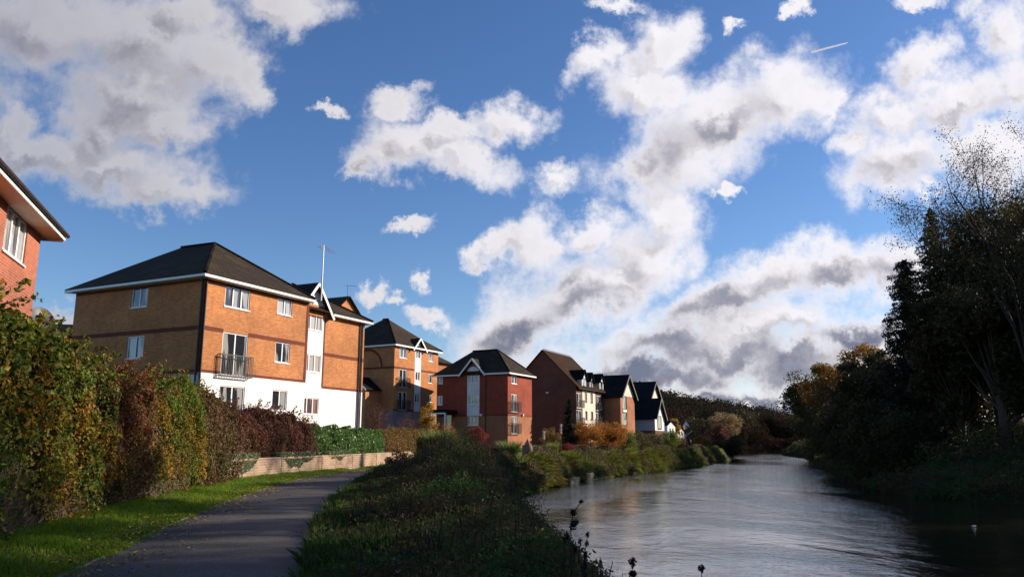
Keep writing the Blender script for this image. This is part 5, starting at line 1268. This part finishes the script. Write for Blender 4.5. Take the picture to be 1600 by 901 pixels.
# dry weed stems standing out of the scrub
L = []; P = []
for k in range(2600):
    y0 = 8+44*random.random()**1.0; a = float(np.interp(y0, *pr_)); b = float(np.interp(y0, *lb)); x0 = a+.5+(b-a-.6)*random.random(); h_ = float(scrub_h(np.array([x0]), np.array([y0]))[0]); g = max(gz(x0, y0), WATER)
    if y0 < 30 and random.random() < .55: continue
    l = h_*random.uniform(.9, 1.15)+random.uniform(.05, .30); lx, ly = random.gauss(0, .12)*l, random.gauss(0, .12)*l
    p0 = np.array((x0, y0, g)); p1 = p0+(lx*.4, ly*.4, l*.6); p2 = p0+(lx, ly, l); L.append(([p0, p1, p2], [.010, .008, .005]))
    for q in range(10 if y0 > 28 else 5):
        f = random.uniform(.55, 1.0); P.append(p0+np.array((lx*f, ly*f, l*f))+np.random.default_rng(k*17+q).normal(0, .05, 3))
Vt, Ft = tubes(L, 3); o = mesh_np('weed_stems', Vt, Ft, ['dry_stem']); tag(o, 'thin dry weed stems rising through the scrub', 'stems', kind='stuff')
V, F, r = leafcloud(np.array(P), .06, None); o = mesh_np('dead_weed_leaves', V, F, ['dead_weed'], rnd=r); tag(o, 'brown withered leaves and seed heads above the scrub', 'weeds', kind='stuff')
# brown shrubs rising at the head of the scrub
for (x, y, h, r_, nl, sz, lf, lab, nm) in (
    (-4.1, 44.5, 1.6, 1.15, 9000, .08, 'dead_weed', 'dark brown clipped bush in front of the golden hedge end', 'clipped_bush'),
    (-3.6, 34.0, 1.25, .9, 5000, .07, 'dead_weed', 'ragged brown dock and bramble bush on the left of the scrub crest', 'bramble_bush'),
    (-1.7, 33.0, 1.35, .9, 5000, .07, 'maroon_leaf', 'dark purple bramble bush in the middle of the foreground scrub', 'bramble_bush'),
    (-.6, 29.5, 1.15, .8, 4200, .07, 'dead_weed', 'withered bramble bush at the water side of the foreground scrub', 'bramble_bush'),
    (-3.0, 27.0, 1.0, .8, 4200, .065, 'olive_shrub_leaf', 'olive bramble bush nearest the camera in the foreground scrub', 'bramble_bush'),
    (-2.2, 39.5, 1.62, 1.3, 7000, .08, 'dead_weed', 'withered brown bush at the crest of the foreground scrub', 'withered_bush'),
    (-.9, 41.5, 2.1, 1.2, 6500, .08, 'olive_shrub_leaf', 'olive brown bush leaning to the water at the scrub end', 'riverside_bush'),
    (-5.2, 36.5, 1.35, .9, 5000, .075, 'maroon_leaf', 'small purple-brown bush at the path bend', 'purple_bush')):
    shrub(nm, lab, x, y, h, r_, nl, sz, lf, nc=30)
# reed-like clumps and garden plants beyond
def clump_grass(name, label, x, y, h, r, n, m='reed_blade', w=.035):
    a = rng.uniform(0, 2*math.pi, n); d = rng.random(n)**.6*r*.35; g = gz(x, y)
    P = np.stack([x+d*np.cos(a), y+d*np.sin(a), np.full(n, g)], 1); dv = np.stack([np.cos(a), np.sin(a), 0*a], 1)*(r/h*.8*rng.random(n))[:, None]
    V, F, rr2 = blades(P, h*.85, w, .2, dv, .6); o = mesh_np(name, V, F, [m], rnd=rr2, origin=(x, y, g)); return tag(o, label, 'grass clump')
clump_grass('reed_clump', 'bushy green grass clump below the golden tree', -6.0, 62, 2.3, 1.7, 2600)
clump_grass('reed_clump', 'spiky green grass clump on the bank left of the wooden post', -.2, 60, 1.5, 1.2, 1800)
shrub('crimson_shrub', 'crimson leaved shrub left of the red block', -3.0, 68, 2.7, 1.3, 5000, .10, 'crimson_leaf')
shrub('crimson_shrub', 'low crimson shrub spilling beside the brown clipped bush', -1.9, 52, 1.7, 1.1, 4200, .09, 'crimson_leaf')
tree('golden_tree', 'small golden orange tree in front of the orange block', 'tree', -8.0, 75, 4.9, 1.35, .2, 34, 4200, .13, 'gold_leaf', 'twig', clump=.34, trunk_r=.06, top=.5)
shrub('twiggy_shrub', 'nearly bare reddish shrub by the end of the white wall', -11.6, 68, 3.6, 1.5, 1300, .08, 'maroon_leaf', nc=60)
shrub('twiggy_shrub', 'bare pinkish shrub left of the golden tree', -9.6, 72, 3.2, 1.4, 1500, .08, 'maroon_leaf', nc=50)
shrub('golden_shrub', 'straggly yellow brown shrub right of the golden tree', -6.4, 76, 3.0, 1.4, 2200, .11, 'orange_shrub_leaf', nc=30)
shrub('brown_shrub', 'brown shrub at the far end of the golden hedge', -7.0, 66, 2.2, 1.3, 4000, .10, 'hedge_leaf_brown')
q = clump_grass('pampas_grass', 'pampas grass with two pale plumes in front of the red block', 3.6+.3, 74, 1.4, .8, 700, 'rough_grass_blade')
for k, (dx, hh_) in enumerate(((-.45, 2.3), (.35, 3.0))):
    a = np.array((3.9+dx*2, 74, gz(3.9, 74))); L_ = [([a, a+(0, 0, hh_*.6), a+(0.03, 0, hh_)], [.015, .012, .008])]
    Vt, Ft = tubes(L_, 4); s_ = mesh_np('stalk', Vt-np.array(q.location)*0, Ft, ['rough_grass_blade'], q)
    nn = 260; P = a+np.stack([rng.normal(0, .05, nn), rng.normal(0, .05, nn), hh_*.68+rng.random(nn)*hh_*.32], 1)
    V, F, r = leafcloud(P, .10, None, droop=.6); mesh_np('plume', V, F, ['plume'], q, rnd=r)
# post with a teardrop shaped top
po = thing('wooden_post', (1.0, 64, gz(1.0, 64)), 'squat wooden post on the bank top left of the red low shrub', 'post')
Fp_ = Fr((1.0, 64), (1, .3)); g = gz(1.0, 64); m_ = MB(); m_.box(Fp_, -.14, .14, -.14, .14, g-.1, g+1.0); m_.box(Fp_, -.17, .17, -.17, .17, g+1.0, g+1.06); m_.build('post', ['grey_timber'], po)
prof = [(0, 0.0), (.22, .10), (.38, .28), (.42, .5), (.36, .75), (.22, 1.0), (.09, 1.22), (0.01, 1.35)]
VV = []; K = 10
tg = gz(1.6, 68)+.25; 
for r_, z_ in prof:
    for k in range(K): VV.append((1.35+r_*math.cos(2*math.pi*k/K), 68+r_*.5*math.sin(2*math.pi*k/K), tg+z_))
FF = [(i*K+k, i*K+(k+1) % K, (i+1)*K+(k+1) % K, (i+1)*K+k) for i in range(len(prof)-1) for k in range(K)]
o = mesh_np('teardrop_form', VV, FF, ['clay'], smooth=True, origin=(1.35, 68, tg-.2)); tag(o, 'brown teardrop shaped garden sculpture in front of the orange ground floor of the red block', 'form')  # plain brown teardrop solid behind the post, what it depicts left open
# low fence behind the lawn
fe = thing('garden_fence', (4, 80, gz(4, 80)), 'low dark post and rail fence between the red block and the gabled block', 'fence')
fp = [(2.6+k*1.9, 79+k*1.2) for k in range(6)]
for k, (x, y) in enumerate(fp): m_ = MB(); Fk = Fr((x, y), (1, .6)); g = gz(x, y); m_.box(Fk, -.06, .06, -.06, .06, g-.1, g+1.1); m_.build('post', ['dark_timber'], fe)
m_ = MB()
for (x, y), (x2, y2) in zip(fp[:-1], fp[1:]):
    for z_ in (.5, 1.0): m_.bar((x, y, gz(x, y)+z_), (x2, y2, gz(x2, y2)+z_), .05, .09)
m_.build('rails', ['dark_timber'], fe)
# shrubs in front of the farther blocks
shrub('red_shrub', 'low rusty red shrub on the grass, right of the wooden post', 5.2, 78, 1.3, 1.1, 3200, .10, 'crimson_leaf', nc=20)
conifer('dark narrow conifer against the gabled brown block', 6.9, 95, 6.6, 1.3, 5000, .22)
shrub('orange_shrub', 'glowing orange sumac bush nearest the dark conifer', 8.8, 96, 4.0, 2.6, 11000, .16, 'orange_shrub_leaf', nc=40)
shrub('orange_shrub', 'orange bush fading to green, second from the dark conifer', 12.4, 103, 4.2, 2.9, 11000, .17, 'orange_shrub_leaf', nc=40)
shrub('yellow_shrub', 'yellow leaved shrub left of the dark conifer', 4.6, 98, 3.4, 1.7, 3600, .15, 'beech_leaf', nc=26)
shrub('dark_shrub', 'dark shrub under the corner of the gabled block', 8.6, 108, 4.6, 2.0, 5000, .18, 'dark_tree_leaf', nc=30)
shrub('olive_shrub', 'olive rounded shrub right of the orange bushes', 15.4, 108, 3.0, 2.2, 7000, .15, 'green_shrub_leaf', nc=34)
shrub('olive_shrub', 'brownish olive shrub in front of the brick base of the white house', 18.6, 116, 2.9, 2.4, 7000, .16, 'olive_shrub_leaf', nc=34)
shrub('green_shrub', 'bright yellow green shrub right of the white house', 24.4, 124, 3.1, 2.3, 7000, .16, 'green_shrub_leaf', nc=34)
shrub('dark_shrub', 'dark green shrub under the white house gable', 21.4, 120, 2.7, 2.0, 5000, .16, 'olive_shrub_leaf', nc=30)
shrub('dark_shrub', 'dark bush below the balconies of the cream river front', 13.2, 112, 4.4, 1.8, 4000, .18, 'dark_tree_leaf', nc=26)
shrub('maroon_shrub', 'maroon shrub in front of the far cottages', 30.6, 145, 2.3, 2.0, 5000, .18, 'maroon_leaf', nc=30)
shrub('yellow_shrub', 'golden brown shrub right of the walking person', 38.2, 158, 2.8, 1.9, 5000, .18, 'beech_leaf', nc=30)
tree('willow_tree', 'round pale golden willow at the river bend', 'tree', 51.5, 190, 9.0, 4.2, .2, 46, 12000, .26, 'willow_leaf', clump=.32, z0=0.2)
tree('maroon_tree', 'dusky maroon tree left of the golden willow', 'tree', 47.5, 180, 5.4, 3.6, .05, 40, 9000, .26, 'maroon_leaf', clump=.34, z0=0.2)
tree('dark_tree', 'low dark tree overhanging the water under the willow', 'tree', 44.0, 160, 4.6, 3.6, .05, 40, 9000, .24, 'dark_tree_leaf', clump=.36)
tree('yellow_tree', 'small yellow tree behind the white house gable', 'tree', 41.6, 216, 9.6, 1.9, .35, 26, 3600, .26, 'gold_leaf', clump=.36)
tree('yellow_tree', 'round yellow tree rising between the white house and the cottages', 'tree', 45.2, 217, 8.4, 1.9, .35, 26, 3600, .26, 'gold_leaf', clump=.36)
for k, (x, y, h, r_) in enumerate(((60, 262, 10, 7), (70, 275, 13, 8), (84, 288, 14, 9), (98, 294, 13, 8), (112, 296, 15, 9), (57, 235, 7, 5))):
    tree('far_tree', ['dark bush-like tree at the river bend, behind the willow', 'second dark tree of the row closing the river bend', 'tallest dark tree in the middle of the row closing the river', 'brown dark tree of the row closing the river, beside the big oak', 'hidden dark tree behind the oak at the river bend', 'low brown tree at the waterline under the willow'][k],
         'tree', x, y, h, r_, .05, 40, 7000, .5, ['dark_tree_leaf', 'hill_leaf'][k % 2], clump=.34, group='trees closing the river bend')

# ------------------------------------------------------------------ right bank trees
RG = 'dark trees on the right bank'
tree('oak_tree', 'broad round green oak reaching over the water, leftmost of the right bank trees', 'tree', 65, 165, 17.5, 8.2, .02, 90, 26000, .42, 'oak_leaf', clump=.27, group=RG)
tree('orange_tree', 'orange brown tree beside the round oak', 'tree', 58, 140, 16.5, 6.5, .1, 60, 16000, .40, 'orange_tree_leaf', clump=.28, group=RG)
tree('orange_tree', 'rust coloured tree between the oak and the tall conifers', 'tree', 51, 112, 16.0, 6.0, .1, 60, 16000, .38, 'orange_tree_leaf', clump=.28, group=RG)
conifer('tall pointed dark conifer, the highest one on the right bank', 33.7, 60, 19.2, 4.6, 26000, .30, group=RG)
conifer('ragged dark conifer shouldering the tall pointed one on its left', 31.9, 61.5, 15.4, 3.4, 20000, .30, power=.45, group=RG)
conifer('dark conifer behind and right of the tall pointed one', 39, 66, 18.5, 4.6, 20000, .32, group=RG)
labs = ['dark tree overhanging the water below the conifers', 'dark rounded tree behind the rust coloured one', 'dark brownish tree left of the conifers', 'shadowed tree low on the bank left of the conifers',
        'tall dark tree behind the tall conifer', 'dark ivy-like tree right of the conifers', 'green brown tree at the right edge under the bare birches', 'dark tree near the right edge of the view', 'shadowed tree just outside the right edge',
        'tall tree on the near right bank, beyond the right edge', 'second tall tree on the near right bank beyond the right edge', 'third tall tree on the near right bank beyond the right edge', 'nearest tall tree on the right bank, abreast of the path',
        'background tree high on the slope behind the conifers', 'background tree on the slope behind the rust tree', 'slope tree behind the birches', 'slope tree far behind the round oak', 'slope tree right of the near bank trees', 'waterside tree below the orange one']
spec = [(32.0, 56, 14.5, 4.0), (55, 128, 13, 6), (43, 90, 13.5, 5.5), (37.5, 80, 10, 4.8), (44, 74, 18, 6.5), (32.4, 51.5, 18.5, 3.9), (36, 54, 20.5, 4.6), (37.0, 41.5, 22.0, 5), (43, 46, 22, 6),
        (38.5, 34, 25.5, 6.5), (39.0, 26, 26.5, 6.5), (39.0, 18, 27, 6.5), (40, 9, 27, 7), (53, 82, 22, 7.5), (66, 112, 20, 8), (52, 55, 21, 7), (80, 150, 22, 9), (52, 24, 20, 7), (49.5, 112, 9.5, 5)]
for lab, (x, y, h, r_) in zip(labs, spec):
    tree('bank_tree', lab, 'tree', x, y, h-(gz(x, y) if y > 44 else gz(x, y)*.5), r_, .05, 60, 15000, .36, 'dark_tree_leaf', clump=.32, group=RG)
birch('tall thin leafed birch at the right edge with bare looking twigs', 31.6, 47, 20.8, 1.0, 26000, .115, (-.03, 0), 5, group='thin leafed birches')
birch('slender lower birch between the tall birches and the conifers', 34.0, 55, 16.8, 1.0, 20000, .12, (-.03, 0), 11, group='thin leafed birches')
birch('birch behind the right edge one, with a paler crown', 35.5, 53, 21.5, 1.4, 20000, .12, (.0, 0), 23, group='thin leafed birches')
for lab, (x, y, h, r_) in zip(('low dark tree hanging over the water, nearest of the waterside row', 'second low dark tree of the waterside row', 'low dark tree at the waterline under the conifers', 'fourth low dark tree of the waterside row', 'low dark tree at the waterline under the rust tree', 'low dark tree at the waterline before the orange tree', 'farthest low dark tree at the waterline, before the oak'),
        ((27.8, 55, 4.6, 3.2), (29.5, 63, 5.4, 3.6), (32.0, 71, 6.0, 3.8), (36.0, 82, 6.5, 4.2), (41.0, 96, 7.0, 4.6), (46.5, 112, 8.0, 5.0), (54.0, 134, 8.5, 5.5))):
    tree('waterside_tree', lab, 'tree', x, y, h+1.6, r_, .0, 46, 11000, .26, 'dark_tree_leaf', clump=.36, group='low trees along the right waterline', z0=WATER-.1)
# undergrowth on the right bank slope
n = 120000; y = 18+190*rng.random(n)**1.5; xe = np.interp(y, RIGHT[:, 1], RIGHT[:, 0]); d = rng.random(n)**1.3*16; x = xe-.9+d
cl = fbm(np.stack([x, y, 0*x], 1), .30, 3); z = np.maximum(hgt(x, y), WATER)+np.clip((cl-.3)*2.2, 0.1, 1)*1.5*rng.random(n)**.6
V, F, r = leafcloud(np.stack([x, y, z], 1), .17+.001*y, np.tile((-.5, -.3, .6), (n, 1)), .5); o = mesh_np('slope_undergrowth', V, F, ['scrub_leaf'], rnd=r); tag(o, 'dark undergrowth covering the slope under the right bank trees', 'undergrowth', kind='stuff')
# handrail on the slope
hp = [at_y(1498, 725, 47), at_y(1520, 712, 50), at_y(1543, 700, 53)]
hr = thing('handrail', (hp[0][0], hp[0][1], gz(*hp[0][:2])), 'thin grey handrail with posts climbing the dark right bank slope', 'handrail')
tops = []
for p in hp:
    g = gz(p[0], p[1]); tops.append(np.array((p[0], p[1], g+1.9))); V, Fc = tubes([([(p[0], p[1], g-.1), tuple(tops[-1])], [.03, .03])], 5); mesh_np('post', V, Fc, ['dark_timber'], hr)
V, Fc = tubes([(tops, [.025]*3)], 5); mesh_np('rail', V, Fc, ['dark_timber'], hr)

# ------------------------------------------------------------------ wooded hill
EL = LEFT[-6:]; n = 60000; k = rng.random(n); cl_ = np.concatenate([[0], np.cumsum(np.hypot(*(EL[1:]-EL[:-1]).T))]); q = k*cl_[-1]*.75; dd_ = rng.random(n)**2.2; x = np.interp(q, cl_, EL[:, 0])+.6-dd_*9; y = np.interp(q, cl_, EL[:, 1])-.8+dd_*12
z = np.maximum(hgt(x, y), WATER)+rng.random(n)*(.8+11*fbm(np.stack([x, y, 0*x], 1), .16, 2)**2); V, F, r = leafcloud(np.stack([x, y, z], 1), .55, None)
o = mesh_np('far_bank_undergrowth', V, F, ['hill_leaf'], rnd=r); tag(o, 'dark brown thicket along the far end of the river', 'undergrowth', kind='stuff')
nt_ = 5200; ty_ = 300+400*rng.random(nt_); tx_ = ty_*rng.uniform(.06, .46, nt_); keep = pdist(tx_, ty_, LEFT[-8:]) > 10; tx_, ty_ = tx_[keep], ty_[keep]; tz_ = hgt(tx_, ty_)
C = np.stack([tx_, ty_, tz_+rng.uniform(2, 6.5, len(tx_))+6*(vnoise(np.stack([tx_, ty_, 0*tx_], 1), .05)-.4)], 1); V, F, r = clumpleaves(C, rng.uniform(2.8, 6.0, len(C)), 210000, 1.5, flat=1.1)
o = mesh_np('hillside_wood', V, F, ['hill_leaf'], rnd=r); tag(o, 'dark autumn wood covering the far hill', 'wood', kind='stuff')

# ------------------------------------------------------------------ river wall, posts, floating bottle
cw = thing('river_wall', (*np.array((5.9, 68.0)), WATER), 'short stretch of stained concrete river wall showing below the hanging grass', 'river wall')
for k, y in enumerate((64.5, 66.6, 68.8, 71.2)):
    xa = float(np.interp(y, *lb)); Fk = Fr((xa+.12, y), (.45, .89)); m_ = MB(); m_.box(Fk, 0, 2.2, -.3, .05+.03*(k % 2), WATER-.6, WATER+[.45, .0, .62, .1][k]); m_.build('panel', ['concrete'], cw)
for k, (x_, y_, w) in enumerate(((998, 737, 'pale stub'), (1085, 729, 'pale concrete stub'), (1020, 735, 'pale')) ):
    p = at_z(x_, y_, WATER); m_ = MB(); Fk = Fr(p, (.8, .6)); m_.box(Fk, -.25, .25, -.5, 0, WATER-.4, WATER+.45); m_.box(Fk, -.30, .30, -.55, .05, WATER+.45, WATER+.52)
    o = m_.build('mooring_block', ['concrete'], origin=(p[0], p[1], WATER)); tag(o, ['concrete mooring block at the waterline nearest the concrete river wall', 'farthest concrete mooring block at the waterline', 'middle concrete mooring block under brown brambles'][k], 'mooring block')
p = at_z(1519, 821, WATER); bs_ = .7; bt = thing('plastic_bottle', p, 'small white plastic bottle floating on the dark water at the right', 'bottle')
prof = [(0, 0.001), (0, .032), (.08, .036), (.15, .034), (.19, .015), (.22, .013)]
VV = []; K = 10
for a_, r_ in prof:
    for k in range(K): VV.append(p+bs_*np.array((a_, r_*math.cos(2*math.pi*k/K), r_*math.sin(2*math.pi*k/K)+.0)))
FF = [(i*K+k, i*K+(k+1) % K, (i+1)*K+(k+1) % K, (i+1)*K+k) for i in range(len(prof)-1) for k in range(K)]
mesh_np('body', VV, FF, ['white_upvc'], bt, smooth=True)
VV = [p+bs_*np.array((a_, r_*math.cos(2*math.pi*k/K), r_*math.sin(2*math.pi*k/K)+.005)) for a_, r_ in ((.215, .018), (.25, .018), (.251, .001)) for k in range(K)]
mesh_np('cap', VV, [(i*K+k, i*K+(k+1) % K, (i+1)*K+(k+1) % K, (i+1)*K+k) for i in range(2) for k in range(K)], ['plume'], bt)

# ------------------------------------------------------------------ seed head stalks close to the camera
def stalk(label, pts, heads, r=.006):
    pts = [np.array(p, float) for p in pts]; t = thing('seed_stalk', pts[0], label, 'weed', 'dark seed stalks by the water'); V, F = tubes([(pts, np.linspace(r, r*.5, len(pts)))], 6); mesh_np('stem', V, F, ['dry_stem'], t, smooth=True)
    for (p, s, el) in heads:
        n = 110; D = rng.normal(size=(n, 3)); D /= np.linalg.norm(D, axis=1)[:, None]; P = np.array(p)+D*np.array((s, s, s*el))*rng.random(n)[:, None]**.5; V, F, rr2 = leafcloud(P, s*.75, D, .6); mesh_np('seed_head', V, F, ['seed_head'], t, rnd=rr2)
t1 = at_y(988, 872, 4.6); b1_ = np.array((t1[0]-.02, 4.6, gz(t1[0], 4.6)))
stalk('dark stalk with stacked seed heads, middle one at the bottom edge', [b1_, (b1_+t1)/2+(.01, 0, 0), t1-(0, 0, .03)], [(t1-(0, 0, .02), .022, 1.3), (t1-(0, 0, .085), .024, .9), (t1-(0, 0, .2), .018, 1.2)], .004)
t1 = at_y(1096, 888, 4.2); b1_ = np.array((t1[0]-.01, 4.2, gz(t1[0], 4.2)))
stalk('dark stalk with one round seed head, rightmost at the bottom edge', [b1_, (b1_+t1)/2, t1], [(t1, .018, 1.2), (t1-(0, 0, .09), .014, 1.0)], .004)
t1 = at_y(908, 783, 8.0); b1_ = np.array((t1[0]-.12, 8.0, gz(t1[0], 8.0))); m1 = at_y(892, 820, 8.0); m2 = at_y(896, 800, 8.0)
stalk('tall crooked dark stalk with withered heads, leftmost by the water', [b1_, m1, m2, t1], [(m1+(.02, 0, 0), .035, 1.6), (m2, .03, 1.2), (t1, .022, .8), (m1+(-.04, 0, -.12), .03, 1.8), (m1+(.06, 0, .03), .022, 1.5), (m1+(.03, 0, -.22), .03, 1.8)], .007)
for k, (x0, y0, x1, y1_, yd, lab) in enumerate(((905, 905, 918, 835, 6.5, 'slender dark stalk with beads of seed, right of the crooked one'), (912, 915, 914, 868, 5.5, 'short dark stalk with paired heads near the bottom edge'), (800, 800, 818, 748, 22, 'thin bare twig arching over the water at the scrub edge'))):
    t1 = at_y(x1, y1_, yd); b1_ = at_y(x0, y0, yd); g = gz(b1_[0], yd); b1_[2] = min(b1_[2], g+.3); hd = [(b1_*(1-f)+t1*f, .016*yd/6.5, 1.8) for f in (1, .9, .78, .6)] if k < 2 else [(t1, .03, 1)]
    stalk(lab, [np.array((b1_[0], b1_[1], min(g, b1_[2]))), b1_+(t1-b1_)*.5+(-.02, 0, 0), t1], hd, .005)

# fallen leaves
n = 2600; y = 7+40*rng.random(n)**1.3; x = np.interp(y, *pl)+rng.normal(0, .5, n); z = hgt(x, y)+np.where(x > np.interp(y, *pl), .07, .09)
V, F, r = leafcloud(np.stack([x, y, z], 1), .06, np.tile((0, 0, 1.), (n, 1)), .9); o = mesh_np('fallen_leaves', V, F, ['fallen_leaf'], rnd=r); tag(o, 'yellow and brown fallen leaves along the verge and path edge', 'leaves', kind='stuff')

# ------------------------------------------------------------------ walker in the distance
def person(x, y, ang, label):
    g = gz(x, y)+.05; c, s = math.cos(ang), math.sin(ang)
    J = {'pelvis': (0, 0, .95), 'chest': (0, .02, 1.30), 'neck': (0, .02, 1.50), 'head': (0, .04, 1.60), 'top': (0, .03, 1.74), 'hl': (-.1, 0, .9), 'kl': (-.11, .12, .5), 'al': (-.11, .05, .08), 'tl': (-.11, .2, .04),
         'hr': (.1, 0, .9), 'kr': (.11, -.02, .5), 'ar': (.11, -.25, .10), 'tr': (.11, -.10, .04), 'sl': (-.2, .02, 1.42), 'el': (-.26, -.06, 1.14), 'wl': (-.25, .06, .90), 'sr': (.2, .02, 1.42), 'er': (.26, .0, 1.14), 'wr': (.24, .14, .92)}
    E = [('pelvis','chest'),('chest','neck'),('neck','head'),('head','top'),('pelvis','hl'),('hl','kl'),('kl','al'),('al','tl'),('pelvis','hr'),('hr','kr'),('kr','ar'),('ar','tr'),('chest','sl'),('sl','el'),('el','wl'),('chest','sr'),('sr','er'),('er','wr')]
    Rr = {'pelvis': .15, 'chest': .16, 'neck': .07, 'head': .10, 'top': .07, 'hl': .10, 'hr': .10, 'kl': .065, 'kr': .065, 'al': .05, 'ar': .05, 'tl': .04, 'tr': .04, 'sl': .075, 'sr': .075, 'el': .05, 'er': .05, 'wl': .04, 'wr': .04}
    keys = list(J); me = bpy.data.meshes.new('person'); me.from_pydata([(c*a-s*b, s*a+c*b, z) for a, b, z in J.values()], [(keys.index(a), keys.index(b)) for a, b in E], [])
    o = bpy.data.objects.new('person', me); COL.objects.link(o); o.location = (x, y, g); me.skin_vertices or None
    md = o.modifiers.new('Skin', 'SKIN'); md.use_smooth_shade = True
    for i, k in enumerate(keys): me.skin_vertices[0].data[i].radius = (Rr[k], Rr[k]); me.skin_vertices[0].data[i].use_root = (k == 'pelvis')
    sb = o.modifiers.new('Subdivision', 'SUBSURF'); sb.levels = 1; sb.render_levels = 2; me.materials.append(MATS['iron']); return tag(o, label, 'person')
person(31.2, 138, .4, 'distant person in dark clothes walking along the riverside path')

# ------------------------------------------------------------------ contrail
a = at_y(1268, 82, 7600); b = at_y(1325, 67, 7600)
V, Fc = tubes([([a, a*.7+b*.3, a*.4+b*.6, a*.1+b*.9, b], [13, 13, 12, 9, 3])], 8); o = mesh_np('contrail', V, Fc, ['ice_cloud'], smooth=True, origin=a); tag(o, 'short white aircraft contrail high above the clouds at the right', 'contrail')
